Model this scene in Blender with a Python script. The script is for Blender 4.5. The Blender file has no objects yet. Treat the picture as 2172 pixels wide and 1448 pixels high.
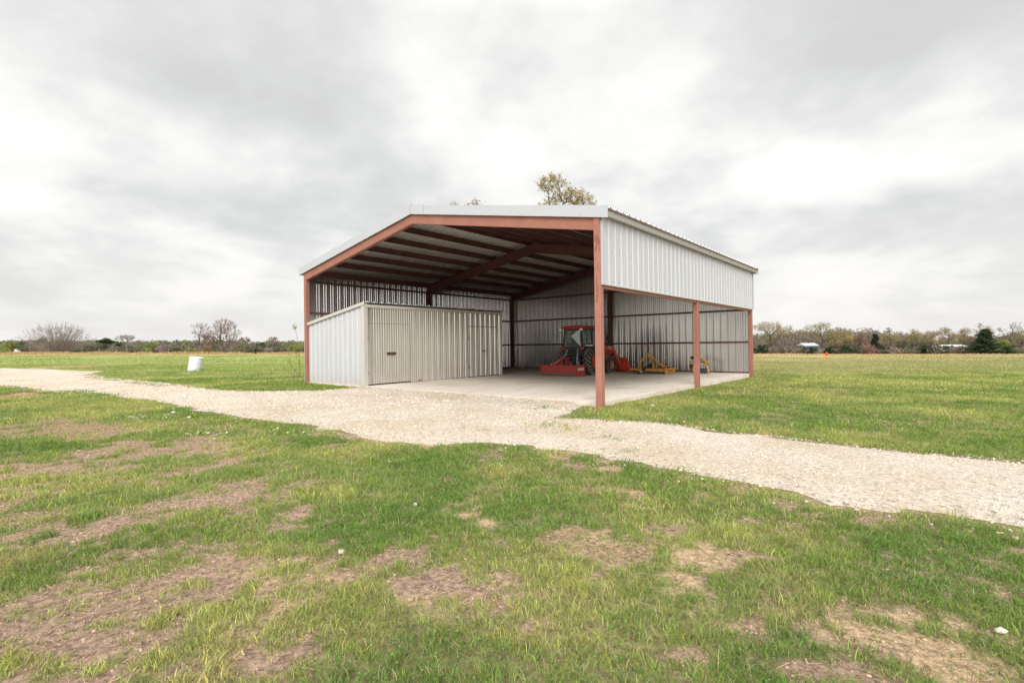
import bpy, math, random
import numpy as np
from mathutils import Vector, Matrix, geometry
from math import radians, sin, cos, pi

scene = bpy.context.scene
COL = scene.collection

# ------------------------------------------------------------------ helpers
def link(o, parent=None):
    COL.objects.link(o)
    if parent is not None: o.parent = parent
    return o

def tag(o, label=None, cat=None, group=None, kind=None):
    if label: o['label'] = label
    if cat: o['category'] = cat
    if group: o['group'] = group
    if kind: o['kind'] = kind
    return o

def empty(name, loc=(0, 0, 0), rz=0.0, label=None, cat=None, group=None):
    o = bpy.data.objects.new(name, None)
    o.empty_display_size = 0.2
    o.location = loc; o.rotation_euler = (0, 0, rz)
    link(o)
    return tag(o, label, cat, group)

class MB:
    """collects shapes, then becomes one mesh object"""
    def __init__(s): s.v = []; s.f = []
    def add(s, vs, fs):
        n = len(s.v); s.v += [tuple(p) for p in vs]; s.f += [tuple(i + n for i in q) for q in fs]; return s
    def box(s, x0, x1, y0, y1, z0, z1):
        return s.add([(x0,y0,z0),(x1,y0,z0),(x1,y1,z0),(x0,y1,z0),(x0,y0,z1),(x1,y0,z1),(x1,y1,z1),(x0,y1,z1)],
              [(0,3,2,1),(4,5,6,7),(0,1,5,4),(1,2,6,5),(2,3,7,6),(3,0,4,7)])
    def bar(s, a, b, w, h, up=(0,0,1)):
        a = Vector(a); b = Vector(b); d = (b - a).normalized(); up = Vector(up)
        if abs(d.dot(up)) > .98: up = Vector((1,0,0))
        x = d.cross(up).normalized(); y = x.cross(d).normalized()
        vs = []
        for p in (a, b):
            for i, j in ((-1,-1),(1,-1),(1,1),(-1,1)):
                vs.append(p + x*(i*w/2) + y*(j*h/2))
        return s.add(vs, [(0,1,2,3),(7,6,5,4),(0,4,5,1),(1,5,6,2),(2,6,7,3),(3,7,4,0)])
    def tube(s, pts, rad, n=8, caps=True):
        pts = [Vector(p) for p in pts]; k = len(pts)
        if not hasattr(rad, '__len__'): rad = [rad]*k
        vs = []; prev = None
        for i, p in enumerate(pts):
            d = (pts[min(i+1, k-1)] - pts[max(i-1, 0)]).normalized()
            if prev is None:
                a = Vector((0,0,1)) if abs(d.z) < .9 else Vector((1,0,0))
                x = d.cross(a).normalized()
            else:
                x = (prev - d*prev.dot(d)).normalized()
            prev = x; y = d.cross(x)
            for j in range(n):
                t = 2*pi*j/n; vs.append(p + (x*cos(t) + y*sin(t))*rad[i])
        fs = []
        for i in range(k-1):
            for j in range(n):
                a, b = i*n+j, i*n+(j+1) % n
                fs.append((a, b, b+n, a+n))
        if caps: fs += [tuple(reversed(range(n))), tuple(range((k-1)*n, k*n))]
        return s.add(vs, fs)
    def lathe_x(s, prof, n=32, c=(0,0,0), close=False):
        """profile [(x, r)] revolved about the x axis"""
        k = len(prof); vs = []
        for x, r in prof:
            for j in range(n):
                t = 2*pi*j/n; vs.append((c[0]+x, c[1]+r*cos(t), c[2]+r*sin(t)))
        fs = []
        for i in range(k if close else k-1):
            i2 = (i+1) % k
            for j in range(n):
                a, b = j, (j+1) % n
                fs.append((i*n+a, i2*n+a, i2*n+b, i*n+b))
        return s.add(vs, fs)
    def prism(s, poly, a0, a1, axis='x'):
        """poly of (p,q) extruded along axis from a0 to a1"""
        n = len(poly); vs = []
        for a in (a0, a1):
            for p, q in poly:
                vs.append({'x': (a,p,q), 'y': (p,a,q), 'z': (p,q,a)}[axis])
        fs = [tuple(range(n)), tuple(reversed(range(n, 2*n)))]
        for i in range(n):
            j = (i+1) % n; fs.append((i, i+n, j+n, j))
        return s.add(vs, fs)
    def build(s, name, mat, parent=None, smooth=False, bevel=0):
        me = bpy.data.meshes.new(name); me.from_pydata(s.v, [], s.f); me.validate()
        if mat: me.materials.append(mat)
        if smooth: me.shade_smooth()
        o = link(bpy.data.objects.new(name, me), parent)
        if bevel:
            m = o.modifiers.new('bevel', 'BEVEL'); m.width = bevel; m.segments = 2; m.limit_method = 'ANGLE'
        return o

def np_mesh(name, V, quads=None, tris=None, mat=None, parent=None, col=None, smooth=False):
    me = bpy.data.meshes.new(name)
    nq = 0 if quads is None else len(quads); nt = 0 if tris is None else len(tris)
    li = []
    if nq: li.append(np.asarray(quads, np.int32).ravel())
    if nt: li.append(np.asarray(tris, np.int32).ravel())
    li = np.concatenate(li)
    st = np.concatenate([np.arange(nq)*4, nq*4 + np.arange(nt)*3]).astype(np.int32)
    me.vertices.add(len(V)); me.vertices.foreach_set('co', np.asarray(V, np.float32).ravel())
    me.loops.add(len(li)); me.loops.foreach_set('vertex_index', li)
    me.polygons.add(nq+nt); me.polygons.foreach_set('loop_start', st)
    if smooth: me.polygons.foreach_set('use_smooth', np.ones(nq+nt, bool))
    me.update(calc_edges=True)
    if col is not None:
        at = me.color_attributes.new('Col', 'FLOAT_COLOR', 'POINT')
        c = np.ones((len(V), 4), np.float32); c[:, :3] = col
        at.data.foreach_set('color', c.ravel())
    if mat: me.materials.append(mat)
    return link(bpy.data.objects.new(name, me), parent)

# lattice noise, vectorised
def _h(ix, iy, seed):
    n = (ix*374761393 + iy*668265263 + seed*1442695041) & 0xffffffff
    n = ((n ^ (n >> 13)) * 1274126177) & 0xffffffff
    return ((n ^ (n >> 16)) & 0xffff) / 65535.0
def vn(x, y, s, seed=0):
    x = np.asarray(x, float)/s + 1000.3; y = np.asarray(y, float)/s + 1000.7
    ix = np.floor(x).astype(np.int64); iy = np.floor(y).astype(np.int64)
    fx = x-ix; fy = y-iy; fx = fx*fx*(3-2*fx); fy = fy*fy*(3-2*fy)
    a = _h(ix,iy,seed); b = _h(ix+1,iy,seed); c = _h(ix,iy+1,seed); d = _h(ix+1,iy+1,seed)
    return (a*(1-fx)+b*fx)*(1-fy) + (c*(1-fx)+d*fx)*fy
def fbm(x, y, s, seed=0, o=4):
    t = 0; a = 1; n = 0
    for i in range(o):
        t = t + a*vn(x, y, s/2**i, seed+i*17); n += a; a *= .55
    return t/n
def sst(a, b, x):
    t = np.clip((x-a)/(b-a), 0, 1); return t*t*(3-2*t)

# ------------------------------------------------------------------ camera frame of the site
CAM = Vector((18.5814, -10.1388, 1.3455))
FX, FY = -.6333, .7739         # horizontal viewing direction
RX, RY = .7739, .6333          # horizontal right
def ld(x, y):
    dx = x-CAM.x; dy = y-CAM.y
    return dx*RX+dy*RY, dx*FX+dy*FY
def xy(l, d):
    return CAM.x + l*RX + d*FX, CAM.y + l*RY + d*FY
def g0(x, y):
    l, d = ld(x, y)
    s = np.clip((d-20)/95, 0, 1); l = np.clip(l, -160, 160)
    return -.1 - .74*s + (-.0067-.0078*s)*l

# ------------------------------------------------------------------ materials
def newmat(name):
    m = bpy.data.materials.new(name); m.use_nodes = True
    nt = m.node_tree; b = nt.nodes['Principled BSDF']
    return m, nt, b
def lin(c):
    return tuple((v/255/12.92 if v <= 10 else ((v/255+.055)/1.055)**2.4) for v in c)
def mixc(nt, fac, a, b, mode='MIX'):
    n = nt.nodes.new('ShaderNodeMix'); n.data_type = 'RGBA'; n.blend_type = mode
    for sock, val in ((n.inputs[0], fac), (n.inputs[6], a), (n.inputs[7], b)):
        if hasattr(val, 'links') or isinstance(val, bpy.types.NodeSocket): nt.links.new(val, sock)
        elif isinstance(val, (int, float)): sock.default_value = val
        else: sock.default_value = (*val, 1)
    return n.outputs[2]
def noise(nt, scale, detail=4, rough=.55, vec=None, coords='Object', stretch=None):
    n = nt.nodes.new('ShaderNodeTexNoise'); n.inputs['Scale'].default_value = scale
    n.inputs['Detail'].default_value = detail; n.inputs['Roughness'].default_value = rough
    if vec is None:
        tc = nt.nodes.new('ShaderNodeTexCoord'); vec = tc.outputs[coords]
    if stretch:
        mp = nt.nodes.new('ShaderNodeMapping'); mp.inputs['Scale'].default_value = stretch
        nt.links.new(vec, mp.inputs[0]); vec = mp.outputs[0]
    nt.links.new(vec, n.inputs['Vector']); return n
def ramp(nt, fac, stops):
    r = nt.nodes.new('ShaderNodeValToRGB'); e = r.color_ramp.elements
    while len(e) < len(stops): e.new(.5)
    for i, (p, c) in enumerate(stops):
        e[i].position = p; e[i].color = (*c, 1) if hasattr(c, '__len__') else (c, c, c, 1)
    nt.links.new(fac, r.inputs[0]); return r.outputs[0]
def bump(nt, b, h, strength, dist=.01):
    n = nt.nodes.new('ShaderNodeBump'); n.inputs['Strength'].default_value = strength
    n.inputs['Distance'].default_value = dist
    nt.links.new(h, n.inputs['Height']); nt.links.new(n.outputs[0], b.inputs['Normal'])

def paint(name, c, rough=.5, metal=0, var=.18, scale=6, bstr=.0, dirt=None, stretch=None, spec=.5, rv=1.0):
    m, nt, b = newmat(name)
    n = noise(nt, scale, 5, .6, stretch=stretch)
    f = ramp(nt, n.outputs[0], [(.3, 1-var), (.7, 1+var*.4)])
    col = mixc(nt, 1.0, c, f, 'MULTIPLY')
    if dirt:
        n2 = noise(nt, scale*2.7, 6, .7)
        f2 = ramp(nt, n2.outputs[0], [(.48, 0.0), (.68, 1.0)])
        col = mixc(nt, f2, col, dirt)
    nt.links.new(col, b.inputs['Base Color'])
    r = ramp(nt, n.outputs[0], [(.3, min(1, rough+.08*rv)), (.7, max(.05, rough-.06*rv))])
    nt.links.new(r, b.inputs['Roughness'])
    b.inputs['Metallic'].default_value = metal
    b.inputs['Specular IOR Level'].default_value = spec
    if bstr: bump(nt, b, n.outputs[0], bstr)
    return m

M = {}
M['zinc'] = paint('galvanised_sheet', (.56,.54,.52), .25, .90, .06, 1.6, dirt=None, stretch=(3,3,.5), rv=.15)
def outer_sheet():
    """weathered pale sheet with mud splashed along its foot"""
    m = paint('weathered_sheet', (.455,.462,.475), .6, .10, .06, 1.2, stretch=(4,4,.4)); nt = m.node_tree; b = nt.nodes['Principled BSDF']
    old = b.inputs['Base Color'].links[0].from_socket
    tc = nt.nodes.new('ShaderNodeTexCoord'); sp = nt.nodes.new('ShaderNodeSeparateXYZ'); nt.links.new(tc.outputs['Object'], sp.inputs[0])
    mr = nt.nodes.new('ShaderNodeMapRange'); nt.links.new(sp.outputs['Z'], mr.inputs[0]); mr.inputs[1].default_value = -.08; mr.inputs[2].default_value = .42; mr.inputs[3].default_value = .75; mr.inputs[4].default_value = 0
    n = noise(nt, 5, 6, .7); ml = nt.nodes.new('ShaderNodeMath'); ml.operation = 'MULTIPLY'
    nt.links.new(mr.outputs[0], ml.inputs[0]); nt.links.new(ramp(nt, n.outputs[0], [(.35, .1), (.65, 1.0)]), ml.inputs[1])
    nt.links.new(mixc(nt, ml.outputs[0], old, (.40,.31,.22)), b.inputs['Base Color'])
    return m
M['zinc_out'] = outer_sheet()
M['roof_in'] = paint('roof_sheet', (.66,.635,.605), .36, .62, .06, 1.5, rv=.15)
M['trim'] = paint('trim_sheet', (.425,.445,.475), .55, .1, .04, 1.5)
M['eave'] = paint('eave_trim_sheet', (.64,.63,.68), .6, 0, .03, 1.5)
M['gable_trim'] = paint('shed_trim', (.50,.48,.44), .55, .2, .08, 3)
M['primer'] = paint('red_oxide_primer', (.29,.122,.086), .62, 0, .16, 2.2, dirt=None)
M['dark_primer'] = paint('shaded_red_oxide_primer', (.095,.030,.026), .55, 0, .25, 2.2)  # darker copy of the primer, interior shade put into the colour
M['black'] = paint('black_parts', (.012,.012,.013), .5, 0, .3, 8)
M['rubber'] = paint('rubber', (.022,.020,.018), .8, 0, .4, 9, dirt=(.09,.075,.055))
M['lug'] = paint('dusty_rubber', (.19,.165,.13), .85, 0, .4, 9)
M['orange'] = paint('orange_red_paint', (.52,.055,.018), .42, 0, .25, 5, dirt=(.30,.06,.03))
M['red'] = paint('faded_red_paint', (.36,.028,.022), .45, 0, .25, 4, dirt=(.22,.04,.03))
M['roofred'] = paint('cab_roof_red', (.42,.022,.02), .4, 0, .12, 4)
M['yellow'] = paint('yellow_paint', (.52,.24,.03), .55, 0, .3, 6, dirt=(.25,.13,.05))
M['yellow_dirty'] = paint('dusty_yellow_deck', (.27,.17,.06), .8, 0, .3, 6, dirt=(.20,.13,.07))
M['castiron'] = paint('dark_grey_casting', (.060,.065,.072), .5, .2, .4, 6)
M['greysteel'] = paint('grey_steel', (.26,.26,.27), .45, .5, .3, 8)
M['wornsteel'] = paint('worn_steel', (.16,.13,.12), .5, .5, .4, 8, dirt=(.12,.06,.04))
M['tanrim'] = paint('tan_rim', (.38,.17,.07), .6, 0, .3, 14, dirt=(.22,.12,.06))
M['white'] = paint('white_plastic', (.60,.63,.67), .45, 0, .05, 3)
M['lamp'] = paint('lamp_lens', (.75,.75,.70), .2, 0, .05, 3)
M['redlens'] = paint('red_lens', (.45,.03,.02), .25, 0, .1, 8)
M['brown'] = paint('brown_sign', (.055,.022,.014), .6, 0, .3, 14)
M['letter'] = paint('pale_lettering', (.75,.70,.66), .6, 0, .2, 30)
M['letter_dim'] = paint('worn_lettering', (.22,.18,.15), .7, 0, .4, 60)
M['redletter'] = paint('red_lettering', (.32,.04,.02), .6, 0, .3, 30)
M['wood'] = paint('old_wood', (.20,.16,.12), .85, 0, .4, 9, stretch=(6,6,1))
M['flag'] = paint('orange_tape', (.85,.16,.03), .6, 0, .1, 5)
M['bark'] = paint('bark', (.115,.092,.078), .9, 0, .35, 3, bstr=.4)
M['palebark'] = paint('pale_bark', (.19,.155,.13), .9, 0, .3, 3)
M['blue'] = paint('blue_sheet', (.10,.20,.33), .6, 0, .1, 2)
M['pale_roof'] = paint('pale_roof_sheet', (.62,.62,.64), .5, .1, .15, 1)
M['pvc'] = paint('pvc', (.42,.38,.36), .5, 0, .1, 4)

def stained_sheet():
    """rust coloured ground splash low on the long shed wall"""
    m, nt, b = newmat('stained_galvanised_sheet')
    n = noise(nt, 1.8, 5, .6, stretch=(3,3,.5))
    col = mixc(nt, ramp(nt, n.outputs[0], [(.3, 0.0), (.7, 1.0)]), (.56,.525,.48), (.66,.63,.59))
    tc = nt.nodes.new('ShaderNodeTexCoord'); sp = nt.nodes.new('ShaderNodeSeparateXYZ')
    nt.links.new(tc.outputs['Object'], sp.inputs[0])
    def band(sock, c, w):
        a = nt.nodes.new('ShaderNodeMath'); a.operation = 'SUBTRACT'; nt.links.new(sock, a.inputs[0]); a.inputs[1].default_value = c
        q = nt.nodes.new('ShaderNodeMath'); q.operation = 'DIVIDE'; nt.links.new(a.outputs[0], q.inputs[0]); q.inputs[1].default_value = w
        s = nt.nodes.new('ShaderNodeMath'); s.operation = 'MULTIPLY'; nt.links.new(q.outputs[0], s.inputs[0]); nt.links.new(q.outputs[0], s.inputs[1])
        return s.outputs[0]
    ad = nt.nodes.new('ShaderNodeMath'); ad.operation = 'ADD'
    nt.links.new(band(sp.outputs['Y'], 2.45, .22), ad.inputs[0]); nt.links.new(band(sp.outputs['Z'], 0.0, .16), ad.inputs[1])
    n2 = noise(nt, 9, 4, .6)
    ad2 = nt.nodes.new('ShaderNodeMath'); ad2.operation = 'ADD'; nt.links.new(ad.outputs[0], ad2.inputs[0]); nt.links.new(n2.outputs[0], ad2.inputs[1])
    f = ramp(nt, ad2.outputs[0], [(.75, .9), (1.25, 0.0)])
    col = mixc(nt, f, col, (.42,.26,.12))
    nt.links.new(col, b.inputs['Base Color'])
    b.inputs['Metallic'].default_value = .85; b.inputs['Roughness'].default_value = .28
    return m
M['shed_wall'] = stained_sheet()

def primer_worn():
    """primer with dark scraped marks along the near post"""
    m, nt, b = newmat('scuffed_red_oxide_primer')
    n = noise(nt, 2.2, 5, .6); col = mixc(nt, ramp(nt, n.outputs[0], [(.3,0.0),(.7,1.0)]), (.28,.115,.082), (.345,.15,.112))
    n2 = noise(nt, 9, 6, .75, stretch=(1.5,1.5,.35))
    f = ramp(nt, n2.outputs[0], [(.53, 0.0), (.57, 1.0)])
    tc = nt.nodes.new('ShaderNodeTexCoord'); sp = nt.nodes.new('ShaderNodeSeparateXYZ'); nt.links.new(tc.outputs['Object'], sp.inputs[0])
    mr = nt.nodes.new('ShaderNodeMapRange'); nt.links.new(sp.outputs['Z'], mr.inputs[0]); mr.inputs[1].default_value = 1.3; mr.inputs[2].default_value = 2.2
    ml = nt.nodes.new('ShaderNodeMath'); ml.operation = 'MULTIPLY'; nt.links.new(f, ml.inputs[0]); nt.links.new(mr.outputs[0], ml.inputs[1])
    col = mixc(nt, ml.outputs[0], col, (.20,.06,.04))
    nt.links.new(col, b.inputs['Base Color']); b.inputs['Roughness'].default_value = .6
    return m
M['primer_worn'] = primer_worn()

def glass():
    m, nt, b = newmat('tinted_glass')
    b.inputs['Base Color'].default_value = (.10,.14,.12,1); b.inputs['Roughness'].default_value = .08
    b.inputs['Alpha'].default_value = .30
    return m
M['glass'] = glass()
def reflection():
    m, nt, b = newmat('painted_reflection'); b.inputs['Base Color'].default_value = (.52,.58,.56,1); b.inputs['Roughness'].default_value = .6
    b.inputs['Alpha'].default_value = .75
    return m
M['reflection'] = reflection()

def attrmat(name, rough=.8, trans=0.0, var=.25, scale=40, bstr=0, bdist=.01, spec=.25, scales=None):
    m, nt, b = newmat(name)
    a = nt.nodes.new('ShaderNodeAttribute'); a.attribute_name = 'Col'
    c = a.outputs['Color']
    if var:
        n = noise(nt, scale, 6, .65)
        c = mixc(nt, 1.0, c, ramp(nt, n.outputs[0], [(.3, 1-var), (.72, 1+var)]), 'MULTIPLY')
        if bstr:
            bump(nt, b, n.outputs[0], bstr, bdist)
    nt.links.new(c, b.inputs['Base Color'])
    b.inputs['Roughness'].default_value = rough; b.inputs['Specular IOR Level'].default_value = spec
    if trans:
        t = nt.nodes.new('ShaderNodeBsdfTranslucent'); nt.links.new(c, t.inputs[0])
        mx = nt.nodes.new('ShaderNodeMixShader'); mx.inputs[0].default_value = trans
        nt.links.new(b.outputs[0], mx.inputs[1]); nt.links.new(t.outputs[0], mx.inputs[2])
        nt.links.new(mx.outputs[0], nt.nodes['Material Output'].inputs['Surface'])
    return m
M['soil'] = attrmat('soil_and_turf', .95, 0, .6, 26, 1.0, .07, .1)
M['blade'] = attrmat('grass_blades', .65, .35, 0, spec=.2)
M['leaf'] = attrmat('leaves', .7, .3, 0, spec=.2)
M['twig'] = attrmat('twigs', .9, 0, 0, spec=.1)
M['stone'] = attrmat('limestone', .85, 0, .12, 60, 0, spec=.2)

def gravel_mat():
    m, nt, b = newmat('crushed_limestone')
    tc = nt.nodes.new('ShaderNodeTexCoord')
    v = nt.nodes.new('ShaderNodeTexVoronoi'); v.inputs['Scale'].default_value = 38; nt.links.new(tc.outputs['Object'], v.inputs['Vector'])
    v2 = nt.nodes.new('ShaderNodeTexVoronoi'); v2.inputs['Scale'].default_value = 95; nt.links.new(tc.outputs['Object'], v2.inputs['Vector'])
    n = noise(nt, .55, 5, .6); n3 = noise(nt, 14, 6, .7)
    base = mixc(nt, ramp(nt, n.outputs[0], [(.38, 0.0), (.62, 1.0)]), (.62,.51,.385), (.70,.62,.525))
    base = mixc(nt, 1.0, base, ramp(nt, v.outputs['Color'], [(.1, .80), (.6, 1.05)]), 'MULTIPLY')
    base = mixc(nt, 1.0, base, ramp(nt, n3.outputs[0], [(.30, .50), (.50, 1.0)]), 'MULTIPLY')
    nt.links.new(base, b.inputs['Base Color']); b.inputs['Roughness'].default_value = .92
    b.inputs['Specular IOR Level'].default_value = .15
    ad = nt.nodes.new('ShaderNodeMath'); ad.operation = 'ADD'
    nt.links.new(v.outputs['Distance'], ad.inputs[0]); nt.links.new(v2.outputs['Distance'], ad.inputs[1])
    bn = nt.nodes.new('ShaderNodeBump'); bn.invert = True; bn.inputs['Strength'].default_value = 1.0; bn.inputs['Distance'].default_value = .02
    nt.links.new(ad.outputs[0], bn.inputs['Height']); nt.links.new(bn.outputs[0], b.inputs['Normal'])
    return m
M['gravel'] = gravel_mat()

def concrete_mat():
    m, nt, b = newmat('stained_concrete')
    n = noise(nt, .35, 6, .65); n2 = noise(nt, 2.2, 6, .7, stretch=(1,.35,1)); n3 = noise(nt, 60, 3, .6)
    c = mixc(nt, ramp(nt, n.outputs[0], [(.35, 0.0), (.65, 1.0)]), (.52,.46,.385), (.62,.56,.49))
    c = mixc(nt, ramp(nt, n2.outputs[0], [(.50, 0.0), (.70, .75)]), c, (.36,.275,.20))
    c = mixc(nt, 1.0, c, ramp(nt, n3.outputs[0], [(.3, .9), (.7, 1.06)]), 'MULTIPLY')
    nt.links.new(c, b.inputs['Base Color']); b.inputs['Roughness'].default_value = .75
    bump(nt, b, n3.outputs[0], .15, .003)
    return m
M['concrete'] = concrete_mat()

# ------------------------------------------------------------------ drive outline (plan coordinates, metres)
UP = [(-90,-30),(-60,-14),(-34.25,-5.06),(-32.27,-3.79),(-27.7,-2.7),(-24.15,-2.1),(-19.95,-1.66),(-15.63,-3.22),(-10.47,-3.66),(-7.19,-3.43),(-3.24,-3.27),(0.09,-3.36),(1.92,-3.08),(2.76,-2.29),(3.61,-1.49),(3.72,-0.35),(3.80,-0.02)]
WD = [(12.44,-0.02),(12.66,-0.48),(12.88,-1.26),(13.02,-1.83),(13.47,-1.73),(13.99,-1.56),(14.69,-1.25),(15.34,-1.37),(16.01,-1.51),(16.77,-1.47),(17.4,-1.56),(17.97,-1.63),(18.47,-1.67),(18.94,-1.56),(19.46,-1.45),(24,-1.2),(34,-.4)]
LW = [(34,-3.6),(24,-4.4),(19.12,-4.76),(18.88,-4.81),(18.63,-4.78),(18.45,-4.82),(18.2,-4.92),(17.9,-4.97),(17.59,-4.85),(17.27,-4.73),(17.03,-4.64),(16.66,-4.7),(16.18,-4.69),(15.87,-4.65),(15.56,-4.68),(15.22,-4.45),(14.62,-4.48),(13.98,-4.61),(13.41,-4.88),(13.36,-5.21),(12.81,-5.42),(12.13,-5.5),(11.43,-5.53),(9.93,-5.51),(8.69,-5.6),(7.54,-5.83),(6.08,-5.84),(4.85,-5.92),(2.33,-5.91),(-0.41,-6.02),(-2.76,-6.6),(-4.02,-7.1),(-6.15,-7.3),(-7.33,-7.65),(-14,-9.6),(-30,-15),(-60,-26),(-90,-44)]
def densify(P, seed, fixed=False):
    out = []
    for i in range(len(P)-1):
        a, b = np.array(P[i]), np.array(P[i+1]); L = np.hypot(*(b-a))
        near = np.hypot(*(a-np.array([15,-5]))) < 25
        n = max(1, int(L/(.10 if near else .8)))
        for k in range(n):
            q = a + (b-a)*k/n; out.append(q)
    out.append(np.array(P[-1])); out = np.array(out)
    amp = .0 if fixed else .16
    out[:,0] += amp*(vn(out[:,0], out[:,1], .28, seed)-.5) + amp*1.2*(vn(out[:,0], out[:,1], .9, seed+1)-.5)
    out[:,1] += amp*1.4*(vn(out[:,0], out[:,1], .28, seed+2)-.5) + amp*1.8*(vn(out[:,0], out[:,1], .9, seed+3)-.5)
    return [tuple(p) for p in out]
RD = densify(UP[:-2], 3) + densify([UP[-2], UP[-1], WD[0], WD[1]], 9, True)[:] + densify(WD[1:], 5)[1:] + densify(LW, 7)
RDa = np.array(RD)
def inpoly(x, y, P):
    x = np.asarray(x, float); y = np.asarray(y, float); r = np.zeros(x.shape, bool)
    x0, y0 = P[-1]
    for x1, y1 in P:
        if y0 != y1:
            c = ((y1 > y) != (y0 > y)) & (x < (x0-x1)*(y-y1)/(y0-y1)+x1)
            r ^= c
        x0, y0 = x1, y1
    return r
ROUGH_RD = UP + WD + LW
def road_dist(x, y):
    """signed distance to the drive edge, positive inside"""
    x = np.asarray(x, float); y = np.asarray(y, float); d = np.full(x.shape, 1e9)
    P = ROUGH_RD
    for i in range(len(P)):
        ax, ay = P[i]; bx, by = P[(i+1) % len(P)]
        vx, vy = bx-ax, by-ay; L = vx*vx+vy*vy
        t = np.clip(((x-ax)*vx+(y-ay)*vy)/L, 0, 1)
        d = np.minimum(d, np.hypot(x-ax-t*vx, y-ay-t*vy))
    return np.where(inpoly(x, y, P), d, -d)

# bare and dry patches seen in the yard: x, y, radius across, radius along the view, kind
PATCH = [(6.6,-8.65,1.94,1.25,1),(10.02,-8.54,1.6,1.02,0),(11.53,-9.26,.48,.51,0),(13.11,-7.92,.31,.52,0),(14.4,-7.91,.3,.37,0),(13.41,-9.12,.68,.37,0),(12.69,-9.41,.48,.42,1),(13.98,-9.04,.21,.18,0),(14.93,-8.34,.12,.12,0),(13.92,-8.72,.19,.16,0),(-33.12,-1.27,2.02,3.6,3),(15.32,-6.86,.19,.27,2),(16.36,-5.59,.1,.12,2),(13.1,-5.41,.3,.26,2),(15.69,-4.87,.3,.16,2),(15.89,-7.03,.15,.09,2),(17.34,-6.64,.23,.22,2),(16.78,-6.88,.41,.22,1),(17.47,-7.18,.15,.2,2),(16.44,-7.93,.43,.21,0),(18.44,-6.92,.38,.19,2),(18.69,-7.14,.27,.16,2),(14.94,-9.2,.62,.3,0),(15.19,-9.62,.42,.21,0),(14.92,-8.81,.25,.18,0),(16.27,-9.0,.35,.11,0),(18.09,-6.42,.18,.07,1),(18.93,-6.11,.09,.06,1),(18.21,-7.57,.18,.06,0),(15.99,8.05,1.31,1.6,1),(-2.5,-7.87,.7,1.18,3),(17.67,-7.9,.17,.09,0),(17.04,-8.04,.24,.09,0),(15.77,-7.94,.19,.12,0),(18.3,-4.99,.19,.09,0),(12.95,-.5,.16,.4,3)]
DIRTC = np.array([(.375,.258,.188),(.36,.26,.155),(.50,.36,.225),(.38,.22,.13)])
def d_near(px, py): return ld(px, py)[1] < 16 or px < -10
def ground_fields(x, y):
    """grass cover 0..1, patch kind weights, tone fields"""
    l, d = ld(x, y)
    wob = fbm(x, y, .55, 31, 5)-.5
    bare = np.zeros(np.shape(x)); kw = [np.zeros(np.shape(x)) for _ in range(4)]
    for px, py, rl, rd, k in PATCH:
        pl, pd = ld(px, py)
        q = np.hypot((l-pl)/rl, (d-pd)/rd)*1.10 + wob*2.6
        w = (1-sst(.55, 1.45, q))*(1 if d_near(px, py) else .6)
        bare = np.maximum(bare, w); kw[k] = np.maximum(kw[k], w)
    far = sst(9, 16, d)
    left = sst(1.5, -4.5, l)*(1-sst(7, 15, d))
    nz = fbm(x, y, .75, 51, 3)*.36 + fbm(x, y, .24, 77, 2)*.28 + fbm(x, y, .10, 78, 2)*.36
    thr = .398 - .075*far + .018*left + bare*.14 + kw[3]*.25
    cover = sst(thr-.06, thr+.07, nz)
    cover = np.maximum(cover, far*.75*(1-bare))*(1-.9*kw[3]*far)
    tone = fbm(x, y, 1.6, 91, 4)
    hue = fbm(x, y, .6, 123, 3)
    return cover, kw, bare, tone, hue

def ground_z(x, y, fine=True):
    z = g0(x, y)
    if fine:
        l, d = ld(x, y)
        rdm = np.clip(1-sst(-.3, .1, road_dist(x, y)), 0, 1)
        nearb = (x > -.6) & (x < 13.4) & (y > -.4) & (y < 13.2)
        amp = np.where(nearb, 0, 1)*rdm
        z = z + amp*(.035*(fbm(x, y, 1.4, 7, 2)-.5) + .042*(fbm(x, y, .25, 8, 3)-.5)*(1-sst(14, 30, d)))
        z = z + amp*.5*(fbm(x, y, 9, 17, 2)-.5)*sst(25, 70, d)*.5
        # low bank of turf against the slab's long side
    return z

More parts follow.
